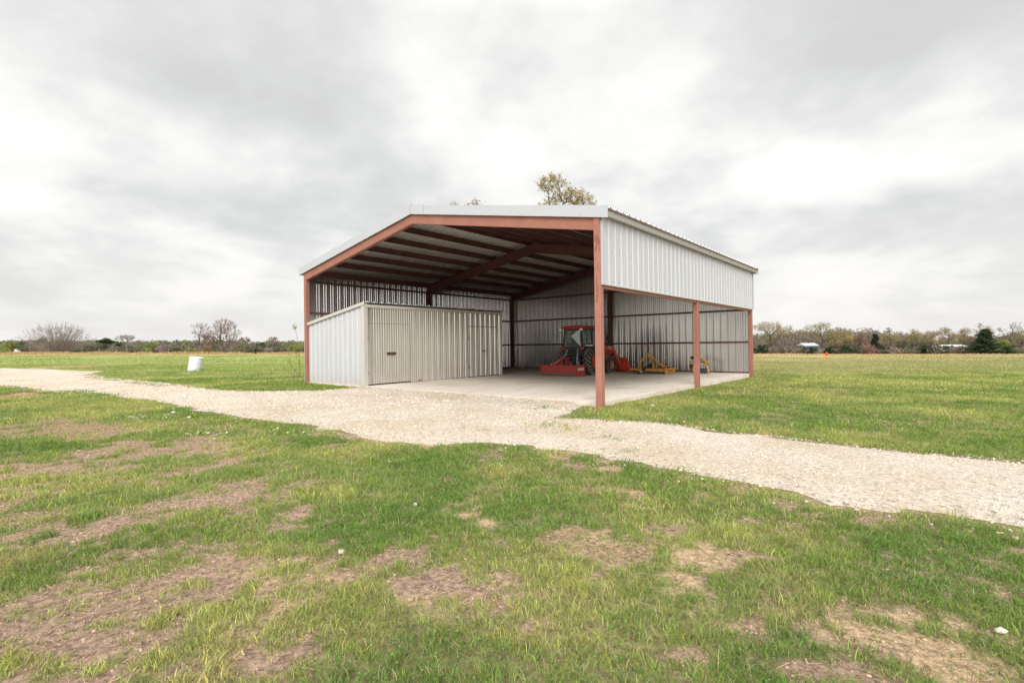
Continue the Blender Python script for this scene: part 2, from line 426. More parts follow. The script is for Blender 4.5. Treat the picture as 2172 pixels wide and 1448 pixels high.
# ------------------------------------------------------------------ ground sheet
def axis(near, step, far, grow):
    a = list(np.arange(0, near, step)); s = step; p = a[-1]
    while p < far:
        s *= grow; p += s; a.append(p)
    return np.array(a)
pos = axis(9, .06, 2500, 1.035)
posd = axis(16, .06, 3500, 1.03)
LA = np.concatenate([-pos[::-1], pos[1:]]); DA = np.concatenate([-axis(2, .25, 60, 1.2)[::-1], posd[1:]])
LG, DG = np.meshgrid(LA, DA)
GX, GY = xy(LG, DG)
GZ = ground_z(GX, GY)
cover, kw, bare, tone, hue = ground_fields(GX, GY)
def turf_colour(x, y, tone, hue):
    l, d = ld(x, y)
    c1 = np.array((.155,.245,.045)); c2 = np.array((.325,.365,.105)); c3 = np.array((.46,.40,.18))
    t = sst(.35, .68, tone)[..., None]; c = c1*(1-t) + c2*t
    s = (sst(.60, .80, hue)*.55)[..., None]; c = c*(1-s) + c3*s
    # right-hand pasture is duller and drier with distance, with a straw belt before the trees
    st = (sst(-2, 12, l)*sst(16, 34, d)*(.45+.6*fbm(x, y, 6, 201, 3)))[..., None]; c = c*(1-st) + np.array((.32,.30,.13))*st
    st = (sst(0, 12, l)*sst(55, 90, d)*(.75+.4*fbm(x, y, 22, 211, 2)))[..., None]; c = c*(1-st) + np.array((.50,.36,.18))*st
    st = (sst(-2, -12, l)*sst(18, 45, d)*.65)[..., None]; c = c*(1-st) + np.array((.255,.325,.085))*st
    st = (sst(-8, -30, l)*sst(88, 100, d)*.8)[..., None]; c = c*(1-st) + np.array((.46,.37,.19))*st
    # soft bands of lusher and poorer grass across the pasture
    b = (1+.35*(fbm(l, d*.35, 9, 301, 3)-.5)*sst(14, 40, d))[..., None]
    return c*b
turf = turf_colour(GX, GY, tone, hue)
dirt = DIRTC[0] + np.zeros(GX.shape+(3,))
dirt = dirt*(.82+.36*fbm(GX, GY, .5, 401, 4))[..., None]
for k in (1, 2, 3):
    w = kw[k][..., None]; dirt = dirt*(1-w) + DIRTC[k]*(.85+.3*fbm(GX, GY, .3, 402, 3))[..., None]*w
tan = (sst(.58, .7, fbm(GX, GY, 1.1, 77, 3))*(1-kw[0])*.6)[..., None]; dirt = dirt*(1-tan) + DIRTC[2]*tan
fd = sst(10, 40, DG)[..., None]
under = turf*(.34+.56*fd) + np.array((.30,.235,.13))*(.36-.3*fd)
cv = (cover*.80)[..., None]
GC = dirt*(1-cv) + under*cv
nl, nd = len(LA), len(DA)
ii = np.arange(nl*nd).reshape(nd, nl)
Q = np.stack([ii[:-1,:-1], ii[:-1,1:], ii[1:,1:], ii[1:,:-1]], -1).reshape(-1, 4)
gr = np_mesh('ground', np.stack([GX, GY, GZ], -1).reshape(-1, 3), quads=Q, mat=M['soil'], col=GC.reshape(-1, 3), smooth=True)
tag(gr, 'patchy pasture ground of soil and turf', None, None, 'structure')

# ------------------------------------------------------------------ gravel drive
rng = np.random.default_rng(5)
bx = [tuple(p) for p in RD]
inner = []
for step, (x0, x1, y0, y1) in ((.35, (-2, 20, -6.5, .2)), (1.5, (-90, 34, -44, 1))):
    gx, gy = np.meshgrid(np.arange(x0, x1, step), np.arange(y0, y1, step))
    gx = gx.ravel()+rng.uniform(-.1, .1, gx.size)*step; gy = gy.ravel()+rng.uniform(-.1, .1, gy.size)*step
    m = inpoly(gx, gy, RD)
    if step > 1: m &= ~((gx > -2) & (gx < 20) & (gy > -6.5))
    dd = np.min(np.hypot(gx[:, None]-RDa[None, ::3, 0], gy[:, None]-RDa[None, ::3, 1]), axis=1)
    m &= dd > step*.35
    inner += list(zip(gx[m], gy[m]))
nb = len(bx)
res = geometry.delaunay_2d_cdt([Vector(p) for p in bx+inner], [(i, (i+1) % nb) for i in range(nb)], [], 1, 1e-5)
RV = np.array([(v.x, v.y) for v in res[0]])
def edge_dist(x, y):
    out = np.empty(len(x))
    for i in range(0, len(x), 4000):
        out[i:i+4000] = np.min(np.hypot(x[i:i+4000, None]-RDa[None, :, 0], y[i:i+4000, None]-RDa[None, :, 1]), axis=1)
    return out
def in_drive(x, y):
    rd = road_dist(x, y); r_ = rd > 0; m = np.abs(rd) < .45
    r_[m] = inpoly(x[m], y[m], RD); return r_
def gravel_z(x, y):
    rd = road_dist(x, y)
    z = g0(x, y) - .02 + .045*sst(-.04, .16, rd) + .02*sst(0, .6, rd) + .012*(fbm(x, y, .8, 61, 2)-.5)
    t = sst(-1.9, -.05, y)*sst(3.3, 3.9, x)*(1-sst(11.9, 12.5, x))
    return z*(1-t) + (-.008)*t
RZ = gravel_z(RV[:,0], RV[:,1])
wl = (RV[:,1] < -.15)
RZ = np.where(wl, np.minimum(RZ, g0(RV[:,0], RV[:,1])-.06+.09*sst(0, .22, edge_dist(RV[:,0], RV[:,1]))+.02), RZ)
tris = [tuple(f) for f in res[2]]
ge = MB(); ge.v = [(a, b, c) for (a, b), c in zip(RV.tolist(), RZ.tolist())]; ge.f = tris
gd = ge.build('gravel_drive', M['gravel'], smooth=True)
# make sure it faces up
me = gd.data
if me.polygons[0].normal.z < 0: me.flip_normals()
tag(gd, 'pale crushed limestone drive in front of the barn', None, None, 'structure')

# ------------------------------------------------------------------ scattered stones
def ico():
    t = (1+5**.5)/2
    v = np.array([(-1,t,0),(1,t,0),(-1,-t,0),(1,-t,0),(0,-1,t),(0,1,t),(0,-1,-t),(0,1,-t),(t,0,-1),(t,0,1),(-t,0,-1),(-t,0,1)], float)
    v /= np.linalg.norm(v[0])
    f = np.array([(0,11,5),(0,5,1),(0,1,7),(0,7,10),(0,10,11),(1,5,9),(5,11,4),(11,10,2),(10,7,6),(7,1,8),(3,9,4),(3,4,2),(3,2,6),(3,6,8),(3,8,9),(4,9,5),(2,4,11),(6,2,10),(8,6,7),(9,8,1)])
    return v, f
IV, IF = ico()
def pebbles(name, P, S, C, label, mat, seed=1):
    r = np.random.default_rng(seed); n = len(P)
    V = IV[None]*(1+r.uniform(-.28, .28, (n, 12, 1)))
    V = V*(r.uniform(.65, 1.25, (n, 1, 3))*np.array([1,1,.62]))*S[:, None, None]
    a = r.uniform(0, 2*pi, n); ca, sa = np.cos(a)[:, None], np.sin(a)[:, None]
    X = V[..., 0]*ca - V[..., 1]*sa; Y = V[..., 0]*sa + V[..., 1]*ca
    V = np.stack([X, Y, V[..., 2]], -1) + P[:, None, :]
    T = (IF[None] + (np.arange(n)*12)[:, None, None]).reshape(-1, 3)
    o = np_mesh(name, V.reshape(-1, 3), tris=T, mat=mat, col=np.repeat(C, 12, 0))
    return tag(o, label, None, None, 'stuff')
r = np.random.default_rng(11)
def scatter_ld(n, d0, d1, margin=1.5, r=r, wide=1.06):
    """random points in the part of the yard that can be seen, even per area"""
    u = r.uniform(0, 1, n); d = np.sqrt(d0*d0 + u*(d1*d1-d0*d0)); l = r.uniform(-1, 1, n)*(d*wide+margin)
    x, y = xy(l, d); return x, y, l, d
X, Y, L_, D_ = scatter_ld(260000, 3.5, 26, 1)
rdv = road_dist(X, Y)
rutn = fbm(X, Y, 1.3, 71, 3)
edge = np.exp(-np.clip(rdv, 0, 9)/.55)
keep_p = np.where(rdv > 0, .30 + .55*edge + .35*sst(.5, .62, rutn), .75*np.exp(rdv/.12))
sp_ = (X > 4.5) & (X < 11) & (rdv < 0) & (rdv > -1.5)
keep_p = np.where(sp_, np.maximum(keep_p, .34*sst(.50, .66, fbm(X, Y, .8, 93, 2))), keep_p)
keep_p = keep_p*np.clip(1.1 - D_/30, .12, 1)*np.where((X > 3.5) & (X < 12.6) & (Y > -1.2), .6, 1)
m = (r.uniform(0, 1, len(X)) < keep_p) & ((rdv > -.35) | sp_) & ~((X > -.1) & (X < 13) & (Y > -.05))
X, Y, D_, rdv = X[m], Y[m], D_[m], rdv[m]
S = (r.lognormal(-4.75, .38, len(X))*np.clip(D_/9, .9, 1.6)).clip(.005, .026)
S = np.where(rdv < -.3, S*1.7, S)
Z = np.where(rdv > 0, gravel_z(X, Y), g0(X, Y)+.012) + S*.15
tints = np.array([(.66,.59,.50),(.60,.50,.38),(.72,.67,.60),(.46,.43,.40),(.52,.40,.28),(.26,.24,.23)])
ti = r.choice(6, len(X), p=[.42,.32,.08,.08,.08,.02])
C_ = tints[ti]*r.uniform(.85, 1.1, (len(X), 1))
pebbles('loose_gravel', np.stack([X, Y, Z], -1), S, C_, 'loose limestone pieces lying over the drive', M['stone'], 3)
print('stones', len(X))
# clods on the bare soil
X, Y, L_, D_ = scatter_ld(120000, 1.6, 12, 1)
cvr, kws, br, tn, hu = ground_fields(X, Y)
m = (r.uniform(0, 1, len(X)) < (1-cvr)*.9) & (road_dist(X, Y) < -.05)
X, Y = X[m], Y[m]; S = r.lognormal(-5.1, .45, len(X)).clip(.003, .012)
C_ = DIRTC[0]*r.uniform(.30, 1.25, (len(X), 1)); w = kws[2][m][:, None]; C_ = C_*(1-w)+DIRTC[2]*w*r.uniform(.5, .95, (len(X), 1))
pebbles('soil_crumbs', np.stack([X, Y, ground_z(X, Y)+S*.1], -1), S, C_, 'crumbs of dry soil on the bare patches', M['stone'], 4)
# the few white stones lying in the yard grass
for i, (x, y, s, lb) in enumerate([(15.0,-7.17,.024,'small white stone in the grass near the middle of the yard'),(15.38,-8.15,.024,'smaller flat white stone in the grass towards the bottom left'),(18.84,-6.67,.026,'white stone in the grass at the lower right'),(13.69,.9,.05,'white stone in the grass beside the slab')]):
    V = IV*(1+np.random.default_rng(i).uniform(-.32, .32, (12, 1)))*np.array([1.2,.9,.7])*s + np.array([x, y, float(ground_z(np.array([x]), np.array([y]))[0])+s*.5])
    o = np_mesh('stone', V, tris=IF, mat=M['stone'], col=np.tile((.50,.46,.40), (12, 1)))
    sb = o.modifiers.new('s', 'BEVEL'); sb.width = .002; sb.segments = 2
    tag(o, lb, 'stone', 'white stones lying in the grass')

# ------------------------------------------------------------------ grass
def blades(P, A, H, W, lean, C, name, label, bend=.5, mat=None, seed=0):
    """P base points, A facing, H height, W width, lean (n,2) horizontal tip offset"""
    n = len(P); s = np.stack([np.cos(A), np.sin(A), np.zeros(n)], -1)*W[:, None]*.5
    mid = P + np.concatenate([lean*.32, (H*.62)[:, None]], 1)
    tip = P + np.concatenate([lean, (H*.97)[:, None]], 1)
    V = np.stack([P-s, P+s, mid-s*.8, mid+s*.8, tip], 1)
    b = np.arange(n)*5
    q = np.stack([b, b+1, b+3, b+2], -1); t = np.stack([b+2, b+3, b+4], -1)
    Cc = np.repeat(C, 5, 0)
    o = np_mesh(name, V.reshape(-1, 3), quads=q, tris=t, mat=mat or M['blade'], col=Cc)
    return tag(o, label, None, None, 'stuff')

GP = []; GA = []; GH = []; GW = []; GL = []; GCc = []
r = np.random.default_rng(21)
#        d0   d1  tufts  blades spread height width
BANDS = [(1.5, 4,  19000, 13, .024, .031, .0032),
         (4,   8,  44000, 11, .034, .034, .0048),
         (8,  14,  46000,  9, .055, .038, .0078),
         (14, 24,  36000,  8, .100, .045, .012),
         (24, 45,  22000,  7, .25,  .060, .022),
         (45, 112, 16000,  6, .6,   .08,  .055)]
for d0, d1, nt_, nb_, sp, hh, ww in BANDS:
    x, y, l, d = scatter_ld(nt_, d0, d1, 1.6 if d0 < 20 else 3, r)
    cvr, kws, br, tn, hu = ground_fields(x, y)
    rd = road_dist(x, y)
    inb = (x > -.12) & (x < 12.86) & (y > -.04) & (y < 12.7)
    pr = np.clip(cvr*1.0+.06, 0, 1)
    ind = in_drive(x, y); pr = np.where(ind, .0, pr)
    # weeds growing through the drive
    for wx, wy, wr, wp in ((13.2,-1.9,.22,.35),(12.1,-1.1,.25,.35),(13.5,-3.0,.45,.30),(14.0,-3.2,.3,.25),(14.9,-3.4,.25,.2),(11.3,-2.9,.35,.12),(15.5,-4.1,.2,.2),(12.8,-4.0,.3,.1)):
        pr = np.where(ind, np.maximum(pr, wp*np.exp(-((x-wx)**2+(y-wy)**2)/wr**2*2)), pr)
    m = (r.uniform(0, 1, nt_) < pr) & ~inb
    x, y, l, d, tn, hu, cvr, rd, ind = x[m], y[m], l[m], d[m], tn[m], hu[m], cvr[m], rd[m], ind[m]
    n = len(x)
    cvr = np.where(ind, .9, cvr)
    th = r.lognormal(0, .28, n)*(.70+.45*cvr)*(1+.35*sst(.55, .75, fbm(x, y, .35, 500, 2)))
    th *= np.where((rd > -.5) & (rd < 0), 1.15, 1)
    base = turf_colour(x, y, tn, hu)
    # tuft type
    ty = r.uniform(0, 1, n); cl = sst(.52, .62, fbm(x, y, .9, 611, 3))
    vr = .30 if d0 < 24 else .12
    col = base*r.uniform(1-vr, 1+vr, (n, 1))
    yl = (ty > (.80 if d0 < 20 else .93))[:, None]; col = np.where(yl, col*np.array([1.30,1.13,.85]), col)
    st = (ty > (.93 if d0 < 20 else .975))[:, None]; col = np.where(st, np.array([.40,.33,.16]), col)
    col = col*(1-.35*cl[:, None]) + np.array([.07,.19,.03])*.35*cl[:, None]*np.where(d < 12, 1, .2)[:, None] + col*.35*cl[:, None]*np.where(d < 12, 0, .8)[:, None]
    k = nb_
    bxs = np.repeat(x, k) + r.normal(0, sp, n*k); bys = np.repeat(y, k) + r.normal(0, sp, n*k)
    bad = np.zeros(len(bxs), bool)
    keepw = np.repeat(ind, k)
    ok = ~(bad & ~keepw) & ~((bxs > -.05) & (bxs < 12.80) & (bys > 0.0) & (bys < 12.66))
    h = np.repeat(th, k)*hh*r.uniform(.55, 1.25, n*k)
    ang = r.uniform(0, 2*pi, n*k)
    le = h[:, None]*r.uniform(.15, 1.35, (n*k, 1))*np.stack([np.cos(ang), np.sin(ang)], -1)
    bz = ground_z(bxs, bys, d0 < 24) - .004
    rdb = road_dist(bxs, bys); bz = np.where(rdb > 0, np.maximum(bz, gravel_z(bxs, bys)-.004), bz)
    Pk = np.stack([bxs, bys, bz], -1)
    ck = np.repeat(col, k, 0)*r.lognormal(0, .30 if d0 < 20 else .15, (n*k, 1)).clip(.4, 1.9)
    ps = r.uniform(0, 1, n*k) < (.07 if d0 < 14 else 0); ck[ps] = np.array([.46,.44,.22])*r.uniform(.7, 1.1, (ps.sum(), 1))
    GP.append(Pk[ok]); GH.append(h[ok]); GW.append((ww*r.uniform(.7, 1.3, n*k))[ok]); GL.append(le[ok]); GCc.append(ck[ok])
    GA.append(r.uniform(0, pi, n*k)[ok])
cat = np.concatenate
print('blades', sum(map(len, GP)))
gl = blades(cat(GP), cat(GA), cat(GH), cat(GW), cat(GL), cat(GCc), 'grass', 'patchy green and yellow-green grass of the yard and pasture')

# low broad-leaved clover in the lusher patches
x, y, l, d = scatter_ld(150000, 1.6, 9.5, 1.2, r)
cvr, kws, br, tn, hu = ground_fields(x, y)
cl = sst(.50, .60, fbm(x, y, .9, 611, 3))
m = (r.uniform(0, 1, len(x)) < cl*cvr*.8) & (road_dist(x, y) < -.03)
x, y = x[m], y[m]; n = len(x); z = ground_z(x, y) + r.uniform(.01, .045, n)
a = r.uniform(0, 2*pi, n); s = r.uniform(.004, .0085, n)
ti1 = r.uniform(-.5, .5, n); ti2 = r.uniform(-.5, .5, n)
U = np.stack([np.cos(a), np.sin(a), ti1], -1)*s[:, None]; Vv = np.stack([-np.sin(a), np.cos(a), ti2], -1)*s[:, None]
P = np.stack([x, y, z], -1)
V = np.stack([P-U, P-Vv*.8, P+U, P+Vv*.8], 1).reshape(-1, 3)
C_ = np.array([.10,.20,.042])*r.uniform(.6, 1.5, (n, 1))
tag(np_mesh('clover', V, quads=np.arange(n*4).reshape(-1, 4), mat=M['leaf'], col=np.repeat(C_, 4, 0)), 'small dark clover leaves in the lush patches', None, None, 'stuff')
# dry straw lying on the bare patches
x, y, l, d = scatter_ld(190000, 1.6, 15, 1.2, r)
cvr, kws, br, tn, hu = ground_fields(x, y)
stw = np.clip((1-cvr)*(.22+.75*sst(.50, .68, fbm(x, y, .5, 700, 3))) + kws[1]*.5, 0, .7)
m = (r.uniform(0, 1, len(x)) < stw) & (road_dist(x, y) < -.02)
x, y, d = x[m], y[m], d[m]; n = len(x)
a = r.uniform(0, 2*pi, n); ln = r.uniform(.015, .075, n); w = r.uniform(.0012, .0028, n)*np.clip(d/4, 1, 3)
P = np.stack([x, y, ground_z(x, y)+r.uniform(.003, .016, n)], -1)
U = np.stack([np.cos(a), np.sin(a), r.uniform(-.15, .25, n)], -1)*ln[:, None]*.5; Vv = np.stack([-np.sin(a), np.cos(a), np.zeros(n)], -1)*w[:, None]
V = np.stack([P-U-Vv, P-U+Vv, P+U+Vv, P+U-Vv], 1).reshape(-1, 3)
C_ = np.array([.46,.34,.20])*r.uniform(.45, 1.25, (n, 1))
tag(np_mesh('dry_straw', V, quads=np.arange(n*4).reshape(-1, 4), mat=M['leaf'], col=np.repeat(C_, 4, 0)), 'dry straw litter on the bare patches', None, None, 'stuff')
# tall dry grass in front of the tree lines
PP = []; HH = []
n = 30000
l = np.concatenate([r.uniform(-135, -25, n//2), r.uniform(35, 150, n//2)])
d = np.where(l < 0, 98+r.uniform(0, 8, n), 74+r.uniform(0, 34, n))
x, y = xy(l, d); clump = fbm(x, y, 2.2, 801, 3)
m = r.uniform(0, 1, n) < sst(.35, .7, clump)+.1
x, y, l, d, clump = x[m], y[m], l[m], d[m], clump[m]; n = len(x)
h = np.where(l < 0, .55, .28)*(.4+clump*1.2)*r.uniform(.6, 1.3, n)
a = r.uniform(0, 2*pi, n); le = h[:, None]*.35*np.stack([np.cos(a), np.sin(a)], -1)
C_ = np.array([.46,.33,.17])*r.uniform(.7, 1.25, (n, 1))
blades(np.stack([x, y, ground_z(x, y, True)-.02], -1), r.uniform(0, pi, n), h, r.uniform(.03, .08, n), le, C_, 'dry_grass', 'tall straw coloured grass along the far edges of the pasture')

# ------------------------------------------------------------------ concrete floor
slab = MB().box(0.02, 12.80, 0.0, 12.58, -.45, 0).build('concrete_slab', M['concrete'], bevel=.008)
tag(slab, 'stained concrete floor of the open barn', None, None, 'structure')

# ------------------------------------------------------------------ barn
W, D, HALF = 12.90, 12.60, 6.45
SLOPE = .183
def roof_z(x): return 5.565 - SLOPE*abs(x-HALF)          # underside of the roof sheet
def rib_profile(L, pitch=.3048, start=.06, H=.034, minor=True, mh=.017):
    P = [(0, 0)]; s = start
    while s < L-.03:
        for a, h in ((-.034, 0), (-.014, H), (.014, H), (.034, 0)):
            P.append((s+a, h))
        if minor:
            for k in (1/3, 2/3):
                c = s+pitch*k
                for a, h in ((-.030, 0), (-.014, mh), (.014, mh), (.030, 0)): P.append((c+a, h))
        s += pitch
    P = [p for p in P if 0 <= p[0] <= L]; P.append((L, 0))
    return P
def sheet(prof, p0, p1, nrm):
    mb = MB(); nrm = Vector(nrm)
    vs = []
    for s, h in prof:
        vs.append(Vector(p0(s))+nrm*h); vs.append(Vector(p1(s))+nrm*h)
    mb.add(vs, [(2*i, 2*i+2, 2*i+3, 2*i+1) for i in range(len(prof)-1)])
    return mb

barn = empty('open_barn', (0, 0, 0), 0, 'large open-fronted metal barn with a red oxide steel frame and pale ribbed sheeting', 'barn')
# wall sheets (outside ribs)
sheet(rib_profile(D+.05), lambda s: (-.012, s, -.03), lambda s: (-.012, s, 4.36), (-1,0,0)).build('wall_panel', M['zinc'], barn)
pf = rib_profile(W)
k = [p for p in pf if p[0] < HALF] + [(HALF, 0)] + [p for p in pf if p[0] > HALF]
sheet(k, lambda s: (s, D+.065, -.03), lambda s: (s, D+.065, roof_z(s)-.01), (0,1,0)).build('wall_panel', M['zinc'], barn)
fp = sheet(rib_profile(D+.02, start=.02, H=.021, mh=.002), lambda s: (W+.035, s, 2.685), lambda s: (W+.035, s, 4.30), (1,0,0)).build('fascia_panel', M['zinc_out'], barn)
tag(fp, 'pale ribbed siding closing the upper right side of the barn')
# screw heads of the siding
sc = MB()
for zz in (2.76, 3.45, 4.13):
    for i in range(42):
        if (i*7+int(zz*10)) % 3 == 0 or zz > 4: continue
        yy = .17+i*.3048
        sc.box(W+.035, W+.041, yy-.007, yy+.007, zz-.007, zz+.007)
tag(sc.build('screw_heads', M['castiron'], fp), None, None, None, 'stuff')
# bottom and corner trims of the siding
MB().box(W-.05, W+.072, -.01, D+.05, 2.655, 2.683).build('siding_trim', M['gable_trim'], barn)
MB().box(W+.0, W+.075, -.035, -.003, 2.655, 4.30).box(W+.070, W+.075, -.003, .05, 2.655, 4.30).build('corner_trim', M['trim'], barn)
MB().box(W-.05, W+.078, D+.052, D+.085, 2.655, 4.30).build('corner_trim', M['trim'], barn)
MB().box(-.055, .0, -.03, -.003, -.1, 4.35).box(-.055, -.047, -.003, .07, -.1, 4.35).build('corner_trim', M['trim'], barn)
# roof sheets
OV = .24
for sgn in (-1, 1):
    prof = rib_profile(D+.28, start=.12, H=.042, mh=.008)
    n = Vector((sgn*SLOPE, 0, 1)).normalized()
    xe = HALF + sgn*(HALF+OV)
    sheet(prof, lambda s: (HALF, s-.08, roof_z(HALF)), lambda s: (xe, s-.08, roof_z(xe)), n).build('roof_panel', M['roof_in'], barn)
MB().add([(HALF-.16, -.10, roof_z(HALF)+.022), (HALF, -.10, roof_z(HALF)+.058), (HALF+.16, -.10, roof_z(HALF)+.022),
          (HALF-.16, D+.2, roof_z(HALF)+.022), (HALF, D+.2, roof_z(HALF)+.058), (HALF+.16, D+.2, roof_z(HALF)+.022)],
         [(0,1,4,3), (1,2,5,4)]).build('ridge_cap', M['trim'], barn)
# rake trims front and back (boxed)
for y0, y1 in ((-.125, -.085), (D+.13, D+.20)):
    for sgn in (-1, 1):
        xe = HALF + sgn*(HALF+OV+.005)
        mb = MB()
        a, b = (HALF, xe) if sgn > 0 else (xe, HALF)
        mb.prism([(a, roof_z(a)-.225), (b, roof_z(b)-.225), (b, roof_z(b)+.045), (a, roof_z(a)+.045)], y0, y1, 'y')
        mb.prism([(a, roof_z(a)+.036), (b, roof_z(b)+.036), (b, roof_z(b)+.045), (a, roof_z(a)+.045)], y1 if y0 < 0 else y0-.05, y1+.05 if y0 < 0 else y0, 'y')
        mb.build('rake_trim', M['trim'], barn)
# lap joint in the front trim
MB().box(HALF-.003, HALF+.003, -.128, -.122, roof_z(HALF)-.222, roof_z(HALF)+.04).build('trim_lap', M['castiron'], barn)
lap = MB(); x = HALF+.62
lap.box(x, x+.006, -.1275, -.124, roof_z(x)-.222, roof_z(x)+.04)
for q in range(7):
    x = HALF+.9+q*.85; lap.box(x, x+.012, -.129, -.125, roof_z(x)-.195, roof_z(x)-.183)
for q in range(6):
    x = HALF-.9-q*.95; lap.box(x, x+.012, -.129, -.125, roof_z(x)-.195, roof_z(x)-.183)
tag(lap.build('trim_screws', M['castiron'], barn), None, None, None, 'stuff')
# eave trims: sloping soffit trim on the right, plain on the left
xe = W+OV
MB().prism([(W+.080, 4.20), (W+.165, 4.20), (xe-.012, roof_z(xe)-.05), (xe-.012, roof_z(xe)-.004), (W+.080, roof_z(W+.08)-.004)], -.083, D+.128, 'y').build('eave_trim', M['eave'], barn)
MB().box(xe-.010, xe+.012, -.083, D+.128, roof_z(xe)-.055, roof_z(xe)-.004).build('gutter_lip', M['wornsteel'], barn)
MB().box(-OV+.0, -.06, -.083, D+.128, 4.12, roof_z(-.25)-.012).build('eave_trim', M['trim'], barn)

def column(x, y, z0, z1, mat, a=.15, lab=None):
    c = MB().box(x-a/2, x+a/2, y-a/2, y+a/2, z0, z1).build('column', mat, barn, bevel=.012)
    if lab: tag(c, lab)
    return c
rz_bot = lambda x: roof_z(x)-.215      # rafter top under the purlins
column(W-.055, -.005, -.30, 4.235, M['primer_worn'], .155, 'nearest steel post with scraped dark marks in its paint')
column(W-.045, 6.17, -.40, 4.10, M['primer'], .15)
column(W-.045, D-.03, -.40, 4.10, M['primer'], .15)
column(.085, .02, -.30, 3.99, M['primer'], .155)
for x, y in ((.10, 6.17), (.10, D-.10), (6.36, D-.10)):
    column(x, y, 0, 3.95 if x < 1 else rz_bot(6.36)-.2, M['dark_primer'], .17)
# front rafter: channel
for sgn in (-1, 1):
    mb = MB()
    xe = .0 if sgn < 0 else W-.135
    if sgn < 0: a, b = 0.012, HALF
    else: a, b = HALF, W-.135
    top = lambda x: rz_bot(x)
    mb.prism([(a, top(a)-.285), (b, top(b)-.285), (b, top(b)), (a, top(a))], -.055, -.043, 'y')
    for o in (0, -.285+.012):
        mb.prism([(a, top(a)+o-.012), (b, top(b)+o-.012), (b, top(b)+o), (a, top(a)+o)], -.043, .075, 'y')
    mb.prism([(a, top(a)-.289), (b, top(b)-.289), (b, top(b)-.276), (a, top(a)-.276)], -.063, -.0555, 'y')
    mb.build('rafter', M['primer'], barn)
# mid and back rafters: I sections
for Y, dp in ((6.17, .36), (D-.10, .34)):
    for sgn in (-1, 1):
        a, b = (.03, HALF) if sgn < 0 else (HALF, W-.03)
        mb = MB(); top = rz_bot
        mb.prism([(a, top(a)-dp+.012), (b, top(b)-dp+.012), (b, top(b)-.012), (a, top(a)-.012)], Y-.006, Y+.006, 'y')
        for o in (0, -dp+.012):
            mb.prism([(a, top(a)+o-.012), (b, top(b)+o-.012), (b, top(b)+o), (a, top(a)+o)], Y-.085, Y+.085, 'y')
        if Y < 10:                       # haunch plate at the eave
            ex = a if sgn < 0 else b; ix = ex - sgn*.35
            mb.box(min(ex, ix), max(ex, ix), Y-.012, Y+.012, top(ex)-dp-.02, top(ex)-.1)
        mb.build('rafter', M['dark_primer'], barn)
# purlins, Z sections along the barn
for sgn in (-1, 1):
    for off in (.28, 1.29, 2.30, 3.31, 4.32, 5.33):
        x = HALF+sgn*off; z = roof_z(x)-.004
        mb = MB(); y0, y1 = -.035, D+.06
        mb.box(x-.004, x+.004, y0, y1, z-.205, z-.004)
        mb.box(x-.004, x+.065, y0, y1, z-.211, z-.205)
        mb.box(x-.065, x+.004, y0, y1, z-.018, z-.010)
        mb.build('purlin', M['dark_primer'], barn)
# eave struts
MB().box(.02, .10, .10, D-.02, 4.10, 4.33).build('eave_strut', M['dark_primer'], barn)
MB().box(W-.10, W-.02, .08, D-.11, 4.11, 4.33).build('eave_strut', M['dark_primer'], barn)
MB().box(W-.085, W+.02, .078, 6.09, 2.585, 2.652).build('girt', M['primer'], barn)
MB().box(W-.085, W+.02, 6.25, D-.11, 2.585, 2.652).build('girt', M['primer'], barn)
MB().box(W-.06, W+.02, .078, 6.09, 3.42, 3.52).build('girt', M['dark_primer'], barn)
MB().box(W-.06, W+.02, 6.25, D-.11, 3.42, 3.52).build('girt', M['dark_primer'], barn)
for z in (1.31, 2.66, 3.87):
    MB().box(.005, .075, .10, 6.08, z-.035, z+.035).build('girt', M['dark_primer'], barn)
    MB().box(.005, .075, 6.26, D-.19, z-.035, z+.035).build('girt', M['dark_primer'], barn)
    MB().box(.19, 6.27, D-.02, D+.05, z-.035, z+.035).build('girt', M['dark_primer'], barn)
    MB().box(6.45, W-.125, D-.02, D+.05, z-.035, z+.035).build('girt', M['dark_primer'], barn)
MB().box(.19, 6.27, D-.005, D+.05, .002, .055).build('base_angle', M['dark_primer'], barn)
MB().box(6.45, W-.125, D-.005, D+.05, .002, .055).build('base_angle', M['dark_primer'], barn)
MB().box(.005, .05, 6.26, D-.19, .002, .055).build('base_angle', M['dark_primer'], barn)

# ------------------------------------------------------------------ lean-to storage shed inside the barn
SX, SY0, SY1 = 3.79, .045, 7.12
shed = empty('storage_shed', (0, 0, 0), 0, 'low lean-to storage shed of ribbed metal inside the left of the barn', 'shed')
def shz(x): return 2.215 + (x/SX)*.60
pf = rib_profile(SX-.25, pitch=.3048, start=.16, H=.028, mh=.003)
fw_ = sheet(pf, lambda s: (.17+s, SY0, -.10), lambda s: (.17+s, SY0, shz(.17+s)-.01), (0,-1,0)).build('front_wall', M['zinc_out'], shed)
pf = rib_profile(SY1-SY0-.12, start=.16, H=.040, mh=.010)
